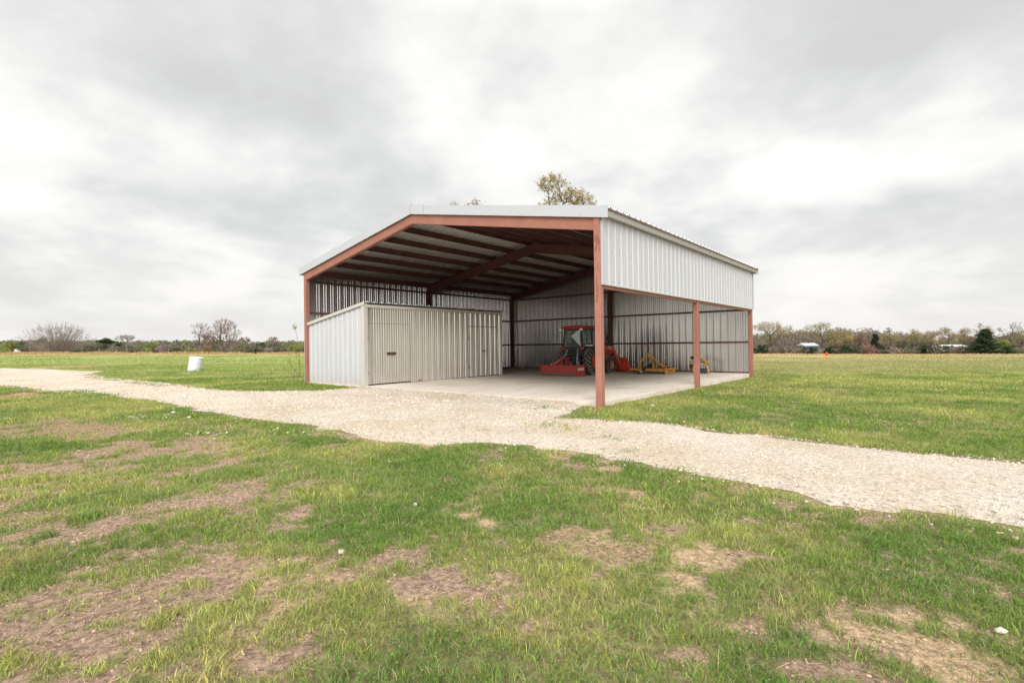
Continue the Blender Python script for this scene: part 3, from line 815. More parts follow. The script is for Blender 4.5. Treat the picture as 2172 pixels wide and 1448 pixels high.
# long wall with two door openings
y_a, y_b, y_c, y_d = .13, 2.005, 5.035, 6.87
def part_wall(y0, y1, z0, z1, name, mat, par, x=SX):
    P = [(s, h) for s, h in pf if y0+.0 <= s+SY0+.12 <= y1]
    def hh(y):
        s = y-SY0-.12
        for (s0, h0), (s1, h1) in zip(pf, pf[1:]):
            if s0 <= s <= s1 and s1 > s0: return h0+(h1-h0)*(s-s0)/(s1-s0)
        return 0
    P = [(y0-SY0-.12, hh(y0))] + P + [(y1-SY0-.12, hh(y1))]
    return sheet(P, lambda s: (x, s+SY0+.12, z0), lambda s: (x, s+SY0+.12, z1), (1,0,0)).build(name, mat, par)
mb = part_wall(y_a+.04, SY1, 2.13, 2.76, 'side_wall', M['shed_wall'], shed)
part_wall(y_b+.012, y_c-.012, .012, 2.13, 'side_wall', M['shed_wall'], shed)
part_wall(y_d+.012, SY1, .012, 2.13, 'side_wall', M['shed_wall'], shed)
MB().box(SX-.06, SX-.02, SY0+.02, SY1, .0, 2.7).build('wall_backing', M['black'], shed)
def door(y0, y1, ztop, zb, hinges_at):
    d = part_wall(y0, y1, zb, ztop, 'door', M['shed_wall'], shed, SX+.004)
    MB().box(SX-.018, SX-.002, y0, y1, zb, ztop).build('door_frame', M['wornsteel'], d)
    MB().box(SX-.010, SX+.010, y0-.008, y1+.008, ztop+.001, ztop+.008).box(SX-.010, SX+.010, y0-.008, y0-.002, zb, ztop).box(SX-.010, SX+.010, y1+.002, y1+.008, zb, ztop).build('door_edge', M['castiron'], d)
    for z in (.42, 1.62):
        MB().tube([(SX+.035, hinges_at, z-.07), (SX+.035, hinges_at, z+.07)], .012, 8).box(SX+.005, SX+.035, hinges_at-.03, hinges_at+.03, z-.06, z+.06).build('hinge', M['greysteel'], d)
    return d
d1 = door(y_a, y_b, 2.12, .045, y_a+.01)
tag(d1, 'wider shed door nearer the front, with the brown plate')
d2 = door(y_c, y_d, 2.105, .025, y_c+.01)
MB().box(SX+.044, SX+.058, .92, 1.31, 1.025, 1.12).build('door_plate', M['brown'], d1, bevel=.003)
mb = MB()     # padlock and hasp on the plate
mb.box(SX+.060, SX+.072, 1.05, 1.17, 1.075, 1.10).tube([(SX+.072, 1.08, 1.06), (SX+.078, 1.09, 1.10), (SX+.078, 1.13, 1.10), (SX+.072, 1.14, 1.06)], .006, 6).box(SX+.062, SX+.084, 1.075, 1.145, 1.015, 1.062)
mb.build('padlock', M['wornsteel'], d1)
MB().box(SX+.042, SX+.056, 5.90, 6.02, 1.075, 1.115).tube([(SX+.05, 6.0, 1.10), (SX+.09, 6.0, 1.10)], .018, 8).box(SX+.05, SX+.07, 5.935, 5.975, 1.03, 1.075).build('door_latch', M['wornsteel'], d2)
# corner post trims and eave band
MB().box(SX-.13, SX+.045, SY0-.045, SY0-.036, -.10, 2.80).box(SX+.036, SX+.045, SY0-.036, SY0+.10, -.02, 2.80).build('corner_trim', M['gable_trim'], shed)
MB().box(SX+.0, SX+.045, SY1-.005, SY1+.07, .0, 2.74).build('corner_trim', M['gable_trim'], shed)
MB().box(SX+.046, SX+.056, SY0+.02, SY1+.10, 2.665, 2.765).build('eave_band', M['gable_trim'], shed)
a, b = .165, SX+.075
MB().prism([(a, shz(a)-.075), (b, shz(b)-.075), (b, shz(b)+.035), (a, shz(a)+.035)], SY0-.07, SY0-.047, 'y').build('rake_trim', M['gable_trim'], shed)
pr = rib_profile(SY1-SY0+.30, pitch=.3048, start=.14, H=.05, minor=False)
n = Vector((-.158, 0, 1)).normalized()
sheet(pr, lambda s: (.06, SY0-.046+s, shz(.06)+.005), lambda s: (SX+.095, SY0-.046+s, shz(SX+.095)+.005), n).build('roof_panel', M['zinc_out'], shed)
MB().box(.10, SX-.02, SY1+.0, SY1+.02, .0, 2.25).build('end_wall', M['zinc'], shed)
# short grey pipe standing at the back wall
pp = MB().tube([(.86, 12.46, 0), (.86, 12.46, .30)], .055, 12).tube([(.86, 12.46, .22), (.86, 12.46, .31)], .065, 12).build('pipe_stub', M['pvc'], smooth=False)
tag(pp, 'short pale pipe stub standing on the slab at the back wall', 'pipe')

# ------------------------------------------------------------------ lettering
def lettering(text, size, mat, parent, loc, rot, name='lettering', width=None, shear=0, bold=.0):
    cu = bpy.data.curves.new(name, 'FONT'); cu.body = text; cu.size = size; cu.extrude = .002; cu.align_x = 'CENTER'; cu.align_y = 'CENTER'
    cu.shear = shear; cu.offset = bold
    t = bpy.data.objects.new('tmp', cu); COL.objects.link(t)
    dg = bpy.context.evaluated_depsgraph_get(); dg.update()
    me = bpy.data.meshes.new_from_object(t.evaluated_get(dg))
    bpy.data.objects.remove(t); bpy.data.curves.remove(cu)
    me.name = name; me.materials.clear(); me.materials.append(mat)
    xs = [v.co.x for v in me.vertices]
    if width and xs:
        k = width/(max(xs)-min(xs))
        for v in me.vertices: v.co.x *= k
    o = link(bpy.data.objects.new(name, me), parent)
    o.location = loc; o.rotation_euler = rot
    return o

# ------------------------------------------------------------------ tractor
TH = radians(-3); TO = (6.75, 8.85, 0)
TH_T = radians(-1.5); TO_T = (6.89, 8.86, 0)
tr = empty('tractor', TO_T, TH_T, 'orange-red tractor with enclosed cab and front loader parked inside the barn', 'tractor')
def tyre(x, y, R, w, rr, nl, side, rimmat):
    """tyre with chevron lugs, rim as its child"""
    h = w/2; mb = MB()
    prof = [(-h*.62, rr), (-h*.95, rr+.25*(R-rr)), (-h, rr+.55*(R-rr)), (-h*.88, R-.05), (-h*.55, R-.028), (0, R-.022), (h*.55, R-.028), (h*.88, R-.05), (h, rr+.55*(R-rr)), (h*.95, rr+.25*(R-rr)), (h*.62, rr)]
    mb.lathe_x(prof, 40, (x, y, R))
    o = mb.build('tyre', M['rubber'], tr, smooth=True)
    lg = MB()
    for i in range(nl):
        for s in (-1, 1):
            t0 = 2*pi*(i+(.5 if s > 0 else 0))/nl; dt = .62*h/R*1.5
            pts = []
            for f, off, rad in ((.02, 0, R+.004), (.55, .55, R-.002), (1.0, 1.0, R-.035)):
                t = t0+dt*off; pts.append((x+s*h*f, y+rad*cos(t), R+rad*sin(t)))
            for a, b in zip(pts, pts[1:]):
                mid = Vector(((a[0]+b[0])/2, (a[1]+b[1])/2, (a[2]+b[2])/2)); up = Vector((0, mid.y-y, mid.z-R))
                lg.bar(a, b, .036, .045, up)
    # sink lugs never below the floor
    lg.v = [(p[0], p[1], max(p[2], .001)) for p in lg.v]
    lg.build('tread', M['lug'], o)
    r = MB(); s = side
    r.lathe_x([(s*h*.60, rr+.012), (s*h*.66, rr-.005), (s*h*.52, rr-.03), (s*h*.30, rr*.72), (s*h*.10, rr*.62), (s*h*.10, rr*.30), (s*h*.38, rr*.26), (s*h*.40, .002)], 32, (x, y, R))
    r.lathe_x([(-s*h*.60, rr+.012), (-s*h*.50, rr-.03), (-s*h*.05, rr*.60), (-s*h*.05, .002)], 32, (x, y, R))
    for i in range(8):
        t = 2*pi*i/8; c = (x+s*h*.12, y+rr*.45*cos(t), R+rr*.45*sin(t))
        r.tube([(c[0], c[1], c[2]), (c[0]+s*.03, c[1], c[2])], .016, 6)
    r.build('rim', rimmat, o, smooth=False)
    return o
tyre(.65, 0, .595, .37, .34, 20, 1, M['orange']); tyre(-.76, 0, .595, .37, .34, 20, -1, M['orange'])
tyre(.54, 1.80, .37, .25, .20, 16, 1, M['tanrim']); tyre(-.54, 1.80, .37, .25, .20, 16, -1, M['tanrim'])
# drivetrain
mb = MB().box(-.20, .20, -.34, .95, .34, .80).box(-.12, .12, .9, 2.0, .38, .62)
mb.tube([(-.5, 0, .595), (-.3, 0, .595), (.3, 0, .595), (.5, 0, .595)], [.10, .15, .15, .10], 14)
mb.tube([(-.44, 1.80, .37), (.44, 1.80, .37)], .06, 10).tube([(0, -.48, .52), (0, -.33, .52)], .03, 8).box(-.14, .14, -.46, -.34, .40, .70)
mb.box(-.06, .06, -.62, -.33, .30, .33).box(-.25, .25, -.42, -.3, .84, .98).tube([(0, -.40, .62), (0, -.36, .62)], .10, 14)
mb.build('chassis', M['castiron'], tr)
# rear fenders
for s in (-1, 1):
    mb = MB(); pts = []
    for i in range(9):
        t = radians(118-i*11); pts.append((.66*cos(t)*1.03, .60+.66*sin(t)))
    inn = [(p*.955, .60+(q-.60)*.955) for p, q in pts]
    for i in range(8):
        a, b, c, d_ = pts[i], pts[i+1], inn[i+1], inn[i]
        mb.prism([a, b, c, d_], s*.46 if s > 0 else -.86, s*.86 if s > 0 else -.46, 'x')
    mb.prism(inn+[(.45, .62), (-.20, .62)], s*.46, s*.475, 'x')
    mb.build('fender', M['castiron'], tr)
    MB().box(min(s*.36, s*.57), max(s*.36, s*.57), -.66, -.60, 1.10, 1.185).build('tail_light', M['redlens'], tr, bevel=.012)
# cab lower body and floor
MB().prism([(-.60, 1.12), (-.50, .82), (.62, .60), (.95, .62), (.95, 1.05), (-.45, 1.22)], -.43, .43, 'x').build('cab_base', M['castiron'], tr)
MB().box(-.30, .30, -.64, -.60, .90, .99).box(-.36, .36, -.615, -.59, 1.02, 1.19).build('rear_panel', M['black'], tr, bevel=.01)
# cab posts
def P3(*a): return [Vector(p) for p in a]
cf = MB()
post = .045
corn = {'rl': ((-.47,-.62,1.18), (-.42,-.56,1.96)), 'rr': ((.47,-.62,1.18), (.42,-.56,1.96)), 'ml': ((-.54,.12,1.10), (-.47,.10,1.96)), 'mr': ((.54,.12,1.10), (.47,.10,1.96)), 'fl': ((-.44,.92,.95), (-.41,.72,1.96)), 'fr': ((.44,.92,.95), (.41,.72,1.96))}
for a, b in corn.values(): cf.bar(a, b, post, post)
for a, b in (('rl','rr'), ('rl','ml'), ('rr','mr'), ('ml','fl'), ('mr','fr'), ('fl','fr')):
    cf.bar(corn[a][0], corn[b][0], .05, .05); cf.bar(corn[a][1], corn[b][1], .05, .05)
cf.build('cab_frame', M['black'], tr)
def pane(a, b, inset=.012):
    q = [Vector(corn[a][0]), Vector(corn[b][0]), Vector(corn[b][1]), Vector(corn[a][1])]
    nn = (q[1]-q[0]).cross(q[3]-q[0]).normalized()
    mb = MB(); mb.add([p+nn*.004 for p in q]+[p-nn*.004 for p in q], [(0,1,2,3), (7,6,5,4), (0,4,5,1), (1,5,6,2), (2,6,7,3), (3,7,4,0)])
    return mb.build('window', M['glass'], tr)
for a, b in (('rl','rr'), ('rl','ml'), ('rr','mr'), ('ml','fl'), ('mr','fr'), ('fl','fr')): pane(a, b)
tri = MB().add([(-.06,-.640,1.66), (.37,-.632,1.93), (.42,-.650,1.22), (-.06,-.648,1.66), (.37,-.640,1.93), (.42,-.658,1.22)], [(0,2,1), (3,4,5), (0,1,4,3), (1,2,5,4), (2,0,3,5)]).build('window_reflection', M['reflection'], tr)  # pale panel stands in for a reflection on the rear glass
tag(tri, 'painted pale three-cornered reflection across the right half of the rear window')
# roof with rounded rim
def rrect(cx, cy, hx, hy, r, n=5):
    o = []
    for qx, qy, a0 in ((1,1,0), (-1,1,90), (-1,-1,180), (1,-1,270)):
        for i in range(n+1):
            t = radians(a0+90*i/n); o.append((cx+qx*(hx-r)+r*cos(t), cy+qy*(hy-r)+r*sin(t)))
    return o
mb = MB(); rings = []
for z, g_ in ((1.95, -.03), (1.98, .02), (2.03, .03), (2.075, -.01), (2.10, -.10), (2.11, -.25)):
    rings.append([(x, y, z) for x, y in rrect(0, .08, .51+g_, .76+g_, .14)])
nr = len(rings[0]); vs = [p for R_ in rings for p in R_]; fs = []
for i in range(len(rings)-1):
    for j in range(nr):
        a, b = i*nr+j, i*nr+(j+1) % nr; fs.append((a, b, b+nr, a+nr))
fs += [tuple(reversed(range(nr))), tuple(range((len(rings)-1)*nr, len(rings)*nr))]
rf = mb.add(vs, fs).build('cab_roof', M['roofred'], tr, smooth=True)
mm = rf.modifiers.new('e', 'EDGE_SPLIT'); mm.split_angle = radians(40)
lettering('KUBOTA', .05, M['letter_dim'], rf, (.542, .0, 2.005), (radians(90), 0, radians(90)), width=.24)
for s in (-1, 1):
    MB().box(s*.52-.05, s*.52+.05, -.78, -.70, 1.89, 1.965).tube([(s*.52, -.72, 1.96), (s*.48, -.60, 1.98)], .012, 6).build('work_light', M['lamp'], tr, bevel=.012)
# seat, wheel and levers seen through the glass
sw = MB().box(-.24, .24, -.35, .12, 1.10, 1.22).box(-.24, .24, -.42, -.32, 1.22, 1.72)
sw.build('seat', M['black'], tr, bevel=.04)
MB().tube([(0, .62, 1.05), (0, .42, 1.42)], .03, 8).tube([(.19*cos(t), .42+.10*sin(t), 1.42+.12*sin(t)) for t in [i*pi/8 for i in range(17)]], .014, 6, False).build('steering_wheel', M['black'], tr)
# bonnet
bn = MB(); sec = [(-.30,.70), (.30,.70), (.31,1.02), (.25,1.15), (-.25,1.15), (-.31,1.02)]
vs = [(x, .93, z) for x, z in sec] + [(x*.97, 1.8, z-.03) for x, z in sec] + [(x*.86, 2.28, .70+(z-.70)*.86) for x, z in sec]
fs = [tuple(reversed(range(6))), tuple(range(12, 18))]
for i in range(2):
    for j in range(6): a, b = i*6+j, i*6+(j+1) % 6; fs.append((a, b, b+6, a+6))
bn.add(vs, fs).build('bonnet', M['orange'], tr, bevel=.02)
MB().box(-.22, .22, 2.285, 2.305, .74, 1.03).build('grille', M['black'], tr)
MB().tube([(.34, .96, 1.10), (.36, .97, 1.5), (.36, .97, 1.92)], .028, 8).build('exhaust_pipe', M['black'], tr)
# mirror
for s in (-1, 1):
    m_ = MB().tube([(s*.50, .74, 1.82), (s*.86, .72, 1.80), (s*.94, .70, 1.75), (s*.94, .70, 1.66)], .010, 6)
    m_.build('mirror_arm', M['black'], tr)
    MB().box(s*.94-.06, s*.94+.06, .68, .715, 1.38, 1.68).build('mirror', M['black'], tr, bevel=.025)
MB().box(.45, .80, -.36, -.30, 1.235, 1.275).build('fender_trim', M['letter'], tr)
# three-point linkage
lk = MB()
for s in (-1, 1):
    lk.bar((s*.26, -.62, 1.10), (s*.40, -.92, .48), .05, .06)
    lk.bar((s*.30, -.28, .42), (s*.40, -.98, .36), .04, .07)
    lk.tube([(s*.20, -.42, .92), (s*.36, -.80, .80)], .03, 8); lk.tube([(s*.36, -.80, .80), (s*.39, -.86, .40)], .022, 8)
lk.bar((0, -.45, .76), (0, -.98, .74), .045, .045)
lk.build('linkage', M['greysteel'], tr)
MB().tube([(.09, -.45, .80), (.12, -.60, .62), (.08, -.50, .45)], .016, 6).tube([(-.1, -.45, .82), (-.16, -.58, .6), (-.1, -.48, .46)], .016, 6).tube([(.16, -.44, .86), (.25, -.56, .7), (.2, -.46, .56)], .014, 6).build('hydraulic_hoses', M['black'], tr)
# loader
for s in (-1, 1):
    X0, X1 = (s*.52, s*.61) if s > 0 else (-.61, -.52)
    lo = MB()
    arm = [(1.02,1.06), (1.04,1.25), (1.90,1.20), (2.12,1.08), (2.80,.22), (2.72,.12), (2.62,.16), (2.00,.92), (1.84,1.02)]
    lo.prism(arm, X0, X1, 'x')
    a_ = lo.build('loader_arm', M['orange'], tr, bevel=.01)
    if s > 0:
        lettering('KUBOTA', .085, M['letter'], a_, (X1+.003, 1.62, 1.155), (radians(90), 0, radians(90)), width=.34)
        lettering('LA', .075, M['letter'], a_, (X1+.003, 1.66, 1.065), (radians(90), 0, radians(90)), width=.12)
    MB().prism([(.88,.30), (1.12,.30), (1.16,1.02), (1.08,1.28), (.96,1.28), (.90,1.0)], X0-.0 if s < 0 else X0-.09, X1+.09 if s < 0 else X0-.004, 'x').build('loader_post', M['orange'], tr)
    cx_ = s*.565
    MB().tube([(cx_, 1.15, .66), (cx_, 1.48, .80)], .036, 10).build('lift_cylinder', M['greysteel'], tr)
    MB().tube([(cx_, 1.42, .775), (cx_, 1.96, 1.0)], .038, 10).build('lift_cylinder', M['orange'], tr)
    MB().tube([(s*.565, 2.18, .98), (s*.565, 2.62, .52)], .03, 8).tube([(s*.565, 2.6, .54), (s*.565, 2.80, .34)], .018, 8).build('tilt_cylinder', M['greysteel'], tr)
MB().tube([(-.60, 2.48, .50), (.60, 2.48, .50)], .045, 10).build('cross_tube', M['orange'], tr)
bk = MB(); t_ = .02
outer = [(2.74,.62), (2.74,.10), (2.84,.02), (3.42,.02), (3.42,.045), (2.86,.045), (2.77,.12), (2.77,.62)]
bk.prism(outer, -.86, .86, 'x')
for s in (-.86, .84): bk.prism([(2.74,.02), (3.40,.02), (3.36,.12), (2.86,.66), (2.74,.62)], s, s+.02, 'x')
bk.box(-.86, .86, 2.70, 2.79, .60, .655)
bk.build('bucket', M['orange'], tr)

# the short front end: wheelbase and loader drawn back a little
for c_ in list(tr.children_recursive):
    if c_.type != 'MESH' or c_.name.startswith('lettering'): continue
    for v in c_.data.vertices:
        y = v.co.y
        if y > 2.7: y = 2.7+(y-2.7)*.75
        t = min(max((y-1.0)/.45, 0), 1); v.co.y = y-.22*t
for c_ in list(tr.children_recursive):
    if c_.name.startswith('lettering') and c_.location.y > 1.3: c_.location.y -= .2
# ------------------------------------------------------------------ box blade on the linkage
bb = empty('box_blade', TO, TH, 'dark red box blade hitched behind the tractor', 'box blade')
MB().box(-.90, .90, -1.43, -1.41, .12, .455).box(-.90, .90, -1.455, -1.41, .43, .458).box(-.90, .90, -1.45, -1.425, .355, .375).build('moldboard', M['red'], bb)
MB().box(-.88, .88, -1.452, -1.434, .018, .125).box(-.88, .88, -1.40, -1.385, .02, .14).build('cutting_edge', M['wornsteel'], bb)
sp_ = []
for s in (-1, 1):
    x0, x1 = (.90, .925) if s > 0 else (-.925, -.90)
    q = MB().prism([(-1.46,.03), (-1.44,.012), (-.86,.012), (-.84,.05), (-.84,.44), (-.86,.46), (-1.46,.46)], x0, x1, 'x').build('side_plate', M['red'], bb)
    sp_.append(q)
lettering('HOWSE', .135, M['letter'], sp_[1], (.928, -1.14, .285), (radians(90), 0, radians(90)), width=.40, bold=.004)
fr = MB()
for s in (-1, 1):
    fr.bar((s*.07, -1.02, .74), (s*.42, -1.36, .40), .05, .09)
    fr.bar((s*.07, -1.00, .76), (s*.40, -.94, .34), .05, .08)
fr.bar((-.90, -.95, .36), (.90, -.95, .36), .09, .09); fr.bar((-.07, -1.0, .74), (.07, -1.0, .74), .05, .08)
fr.bar((0, -1.02, .74), (0, -1.40, .44), .05, .05)
fr.build('hitch_frame', M['red'], bb)
for i in range(5):
    x = -.7+i*.35; MB().bar((x, -.95, .60), (x, -.95, .08), .025, .06).bar((x, -.95, .10), (x, -.88, .04), .03, .05).build('scarifier', M['wornsteel'], bb)
MB().tube([(-.45, -1.3, .46), (-.45, -1.3, .50)], .02, 8).build('pin', M['letter'], bb)

# ------------------------------------------------------------------ yellow rotary cutter
rc = empty('rotary_cutter', (8.4, 10.5, 0), 0, 'yellow rotary cutter with raised hitch frame standing against the back wall', 'mower')
dk = MB().box(0, 1.58, .03, 1.12, .195, .205).box(0, 1.58, 0, .03, .15, .205)
dk.prism([(.0,.205), (.16,.205), (.16,.225), (0,.225)], .62, 1.50, 'x')
dk.box(.5, 1.15, .35, .75, .205, .235)
dk.build('deck', M['yellow_dirty'], rc)
mb = MB().prism([(0, .03), (.02, .015), (1.12, .015), (1.12, .235), (0, .235)], 1.58, 1.60, 'x')
sdp = mb.build('side_skirt', M['yellow'], rc)
lettering('King Kutter', .13, M['redletter'], sdp, (1.604, .56, .125), (radians(90), 0, radians(90)), width=.62, shear=.2)
MB().prism([(0, .05), (1.12, .05), (1.12, .225), (0, .225)], -.02, 0, 'x').build('side_skirt', M['yellow'], rc)
MB().box(0, 1.58, 1.12, 1.14, .06, .215).build('end_skirt', M['yellow'], rc)
MB().box(.0, 1.58, -.015, 0, .13, .215).build('end_skirt', M['yellow'], rc)
fr = MB()
for x in (.40, 1.00):
    fr.prism([(x-.035, .21), (x+.055, .21), (x+.03, .46), (x-.03, .46)], .15, .19, 'y')
fr.bar((.40, .17, .44), (.66, .22, .84), .022, .06); fr.bar((1.00, .17, .44), (.74, .22, .84), .022, .06)
fr.bar((.62, .22, .83), (.78, .22, .83), .04, .07)
for x in (.62, .78): fr.bar((x, .24, .83), (x+.30, 1.05, .27), .022, .055)
fr.box(.80, 1.24, .98, 1.08, .205, .27)
fr.build('hitch_frame', M['yellow'], rc)
MB().box(.72, .92, .42, .62, .235, .36).tube([(.82, .40, .40), (.82, .66, .40)], .085, 12).tube([(.82, .52, .36), (.82, .52, .50)], .05, 10).build('gearbox', M['black'], rc, bevel=.01)
MB().tube([(.82, .38, .40), (.72, .05, .26), (.64, -.42, .06)], [.05, .05, .045], 10).build('drive_shaft', M['black'], rc)
MB().tube([(.66, -.33, .10), (.655, -.38, .09)], .055, 10).build('shaft_collar', M['letter'], rc)
MB().tube([(.64, -.42, .06), (.62, -.50, .035)], .035, 8).build('yoke', M['black'], rc)
MB().tube([(.95, .70, .215), (1.05, .72, .235), (1.18, .74, .22)], [.02, .05, .02], 8).build('skid', M['black'], rc)
tw = MB().bar((1.02, 1.10, .25), (1.02, 1.55, .42), .05, .05).bar((1.02, 1.5, .40), (1.02, 1.56, .18), .04, .06).bar((.92, 1.12, .26), (.98, 1.3, .48), .03, .03)
tw.build('tail_frame', M['yellow'], rc)
MB().lathe_x([(-.04,.03), (-.045,.11), (0,.13), (.045,.11), (.04,.03)], 20, (1.08, 1.6, .14)).build('tail_wheel', M['rubber'], rc, smooth=True)
MB().tube([(1.02, 1.40, .46), (1.03, 1.42, .56)], .035, 8).tube([(1.1, 1.3, .38), (1.16, 1.3, .40)], .04, 8).build('tail_pivot', M['wornsteel'], rc)

# ------------------------------------------------------------------ yellow post hole digger
ad = empty('post_hole_digger', (10.7, 11.7, 0), 0, 'yellow arched implement with a black shaft behind the middle right post', 'digger')
MB().tube([(-.06, 0, .36), (-.05, 0, .50), (.02, 0, .575), (.14, 0, .60), (.34, 0, .60)], .035, 8).tube([(.26, 0, .62), (.46, 0, .58), (.60, 0, .50), (.74, 0, .46)], [.045, .055, .05, .028], 8).build('boom', M['yellow'], ad, smooth=True)
MB().tube([(.50, 0, .46), (.60, 0, .38), (.67, 0, .24), (.69, 0, .10), (.70, 0, .0)], [.03, .04, .04, .035, .025], 8).build('yoke_leg', M['yellow'], ad, smooth=True)
MB().tube([(.14, -.02, .40), (.08, -.03, .28), (.05, -.03, .12), (.08, -.03, .0)], [.03, .04, .04, .025], 8).build('yoke_leg', M['yellow'], ad, smooth=True)
MB().tube([(-.05, 0, .66), (.06, 0, .685), (.10, 0, .67)], [.045, .055, .045], 10).tube([(.02, 0, .60), (.03, 0, .67)], .03, 8).build('shaft_end', M['black'], ad, smooth=True)
MB().tube([(-.06, .02, .36), (-.02, .02, .28), (.03, .02, .18), (.04, .02, .05)], [.055, .085, .075, .06], 10).build('drive_shaft', M['black'], ad, smooth=True)
MB().tube([(.32, .05, .11), (.60, .05, .11)], [.10, .11], 12).box(.36, .52, -.04, .14, .01, .16).build('gearbox', M['castiron'], ad)
MB().box(.38, .56, -.03, .03, .47, .51).build('bracket', M['black'], ad)

# ------------------------------------------------------------------ white tank in the pasture
bt = empty('white_tank', (-16.79, 1.82, float(g0(-16.79, 1.82))-.05), 0, 'white plastic barrel leaning in the left pasture', 'barrel')
mb = MB(); n = 40; R = .37; H = .90
prof = [(R*.97, 0), (R, .02), (R*1.0, H*.30), (R*1.012, H*.33), (R*1.0, H*.36), (R*1.0, H*.62), (R*1.012, H*.65), (R*1.0, H*.68), (R*1.0, H-.05), (R*1.035, H-.04), (R*1.035, H), (R*.98, H), (R*.90, H-.03), (.001, H-.05)]
vs = [(r_*cos(2*pi*j/n), r_*sin(2*pi*j/n), z) for r_, z in prof for j in range(n)]
fs = [(i*n+j, i*n+(j+1) % n, (i+1)*n+(j+1) % n, (i+1)*n+j) for i in range(len(prof)-1) for j in range(n)]
o = mb.add(vs, fs).build('shell', M['white'], bt, smooth=True)
ax = Vector((FX, FY, 0))
o.rotation_mode = 'QUATERNION'
from mathutils import Quaternion
o.rotation_quaternion = Quaternion(ax, radians(9)) @ Quaternion(Vector((RX, RY, 0)), radians(-2))
es = o.modifiers.new('e', 'EDGE_SPLIT'); es.split_angle = radians(50)

# orange tape on a stake
zf = float(g0(12.19, 37.89))
st = empty('marker_stake', (12.19, 37.89, zf), 0, 'thin stake with a fluttering orange tape in the right pasture', 'marker')
MB().tube([(0,0,-.05), (.01,0,.62)], .014, 6).build('stake', M['wood'], st)
q = MB()
for a, b in (((0,0,.62),(.03,.0,.86)), ((0,0,.60),(-.16,0,.72)), ((0,0,.50),(-.14,.02,.30)), ((0,0,.60),(.08,.0,.74))):
    q.bar(a, b, .03, .10)
q.build('tape', M['flag'], st)
# thin bent rods near the barn
rd_ = MB().tube([(0,0,-.05), (.02,.03,.25), (.10,.10,.44), (.20,.16,.46), (.26,.2,.41)], .007, 5).tube([(.10,.10,.44), (.12,.2,.40)], .006, 5).build('bent_wire', M['greysteel'])
rd_.location = (14.2, 14.2, float(g0(14.2, 14.2))); tag(rd_, 'thin bent wire sticking up in the grass right of the barn', 'wire')

# ------------------------------------------------------------------ trees
def segs_mesh(name, segs, sides, mat, parent, col=None, rng=None):
    if not segs: return None
    A = np.array([s[0] for s in segs]); B = np.array([s[1] for s in segs]); ra = np.array([s[2] for s in segs]); rb = np.array([s[3] for s in segs])
    d = B-A; d /= np.linalg.norm(d, axis=1)[:, None]+1e-9
    up = np.where(np.abs(d[:, 2:3]) > .9, np.array([[1.,0,0]]), np.array([[0.,0,1]]))
    x = np.cross(d, up); x /= np.linalg.norm(x, axis=1)[:, None]; y = np.cross(d, x)
    t = np.arange(sides)*2*pi/sides; ct, s_t = np.cos(t), np.sin(t)
    ring = x[:, None]*ct[None, :, None] + y[:, None]*s_t[None, :, None]
    V = np.concatenate([A[:, None]+ring*ra[:, None, None], B[:, None]+ring*rb[:, None, None]], 1)
    b = (np.arange(len(segs))*2*sides)[:, None]; j = np.arange(sides)[None]; j2 = (j+1) % sides
    Q_ = np.stack([b+j, b+j2, b+j2+sides, b+j+sides], -1).reshape(-1, 4)
    c = None
    if col is not None:
        c = np.repeat(np.array(col)*rng.uniform(.7, 1.25, (len(segs), 1)), 2*sides, 0)
    return np_mesh(name, V.reshape(-1, 3), quads=Q_, mat=mat, parent=parent, col=c, smooth=False)

def colonize(rng, pts, trunk, step, dk=None, kill=None, iters=90, cap=3200):
    """grow limbs towards a cloud of points; returns segments with pipe-model radii and the twig tips"""
    nodes = [np.array(p, float) for p in trunk]; par = [[-1]+list(range(len(trunk)-1))][0]
    pts = pts.copy(); kill = kill or step*1.6
    N = np.array(nodes); owner = np.full(len(pts), 0); dist = np.full(len(pts), 1e9)
    def upd(new, off):
        nonlocal owner, dist
        dm_ = np.linalg.norm(pts[:, None]-new[None], axis=2); k = dm_.argmin(1); m = dm_[np.arange(len(pts)), k]
        u = m < dist; owner[u] = off+k[u]; dist[u] = m[u]
    upd(N, 0)
    for it in range(iters):
        if len(pts) == 0: break
        uo, inv = np.unique(owner, return_inverse=True)
        dirs = pts-N[owner]; dirs /= np.linalg.norm(dirs, axis=1)[:, None]+1e-9
        S_ = np.zeros((len(uo), 3)); np.add.at(S_, inv, dirs)
        S_ += rng.normal(0, .35, S_.shape)*np.linalg.norm(S_, axis=1)[:, None]*.8
        S_ /= np.linalg.norm(S_, axis=1)[:, None]+1e-9
        new = N[uo]+S_*step
        off = len(N); N = np.concatenate([N, new]); par += list(uo)
        upd(new, off)
        keep = dist > kill
        pts, owner, dist = pts[keep], owner[keep], dist[keep]
        if off > cap: break
    n = len(N); par = np.array(par); ch = np.zeros(n, int)
    for i in range(1, n): ch[par[i]] += 1
    q = np.where(ch == 0, 1.0, 0.0)
    for i in range(n-1, 0, -1): q[par[i]] += q[i]
    return N, par, q, ch
def cloud(rng, lumps, n):
    """points filling a set of ellipsoid lumps (centre, radii)"""
    v = np.array([np.prod(l[1]) for l in lumps])**.8; k = rng.choice(len(lumps), n, p=v/v.sum())
    u = rng.normal(size=(n, 3)); u /= np.linalg.norm(u, axis=1)[:, None]; u *= rng.uniform(.15, 1, (n, 1))**.45
    return np.array([lumps[j][0] for j in k]) + u*np.array([lumps[j][1] for j in k])
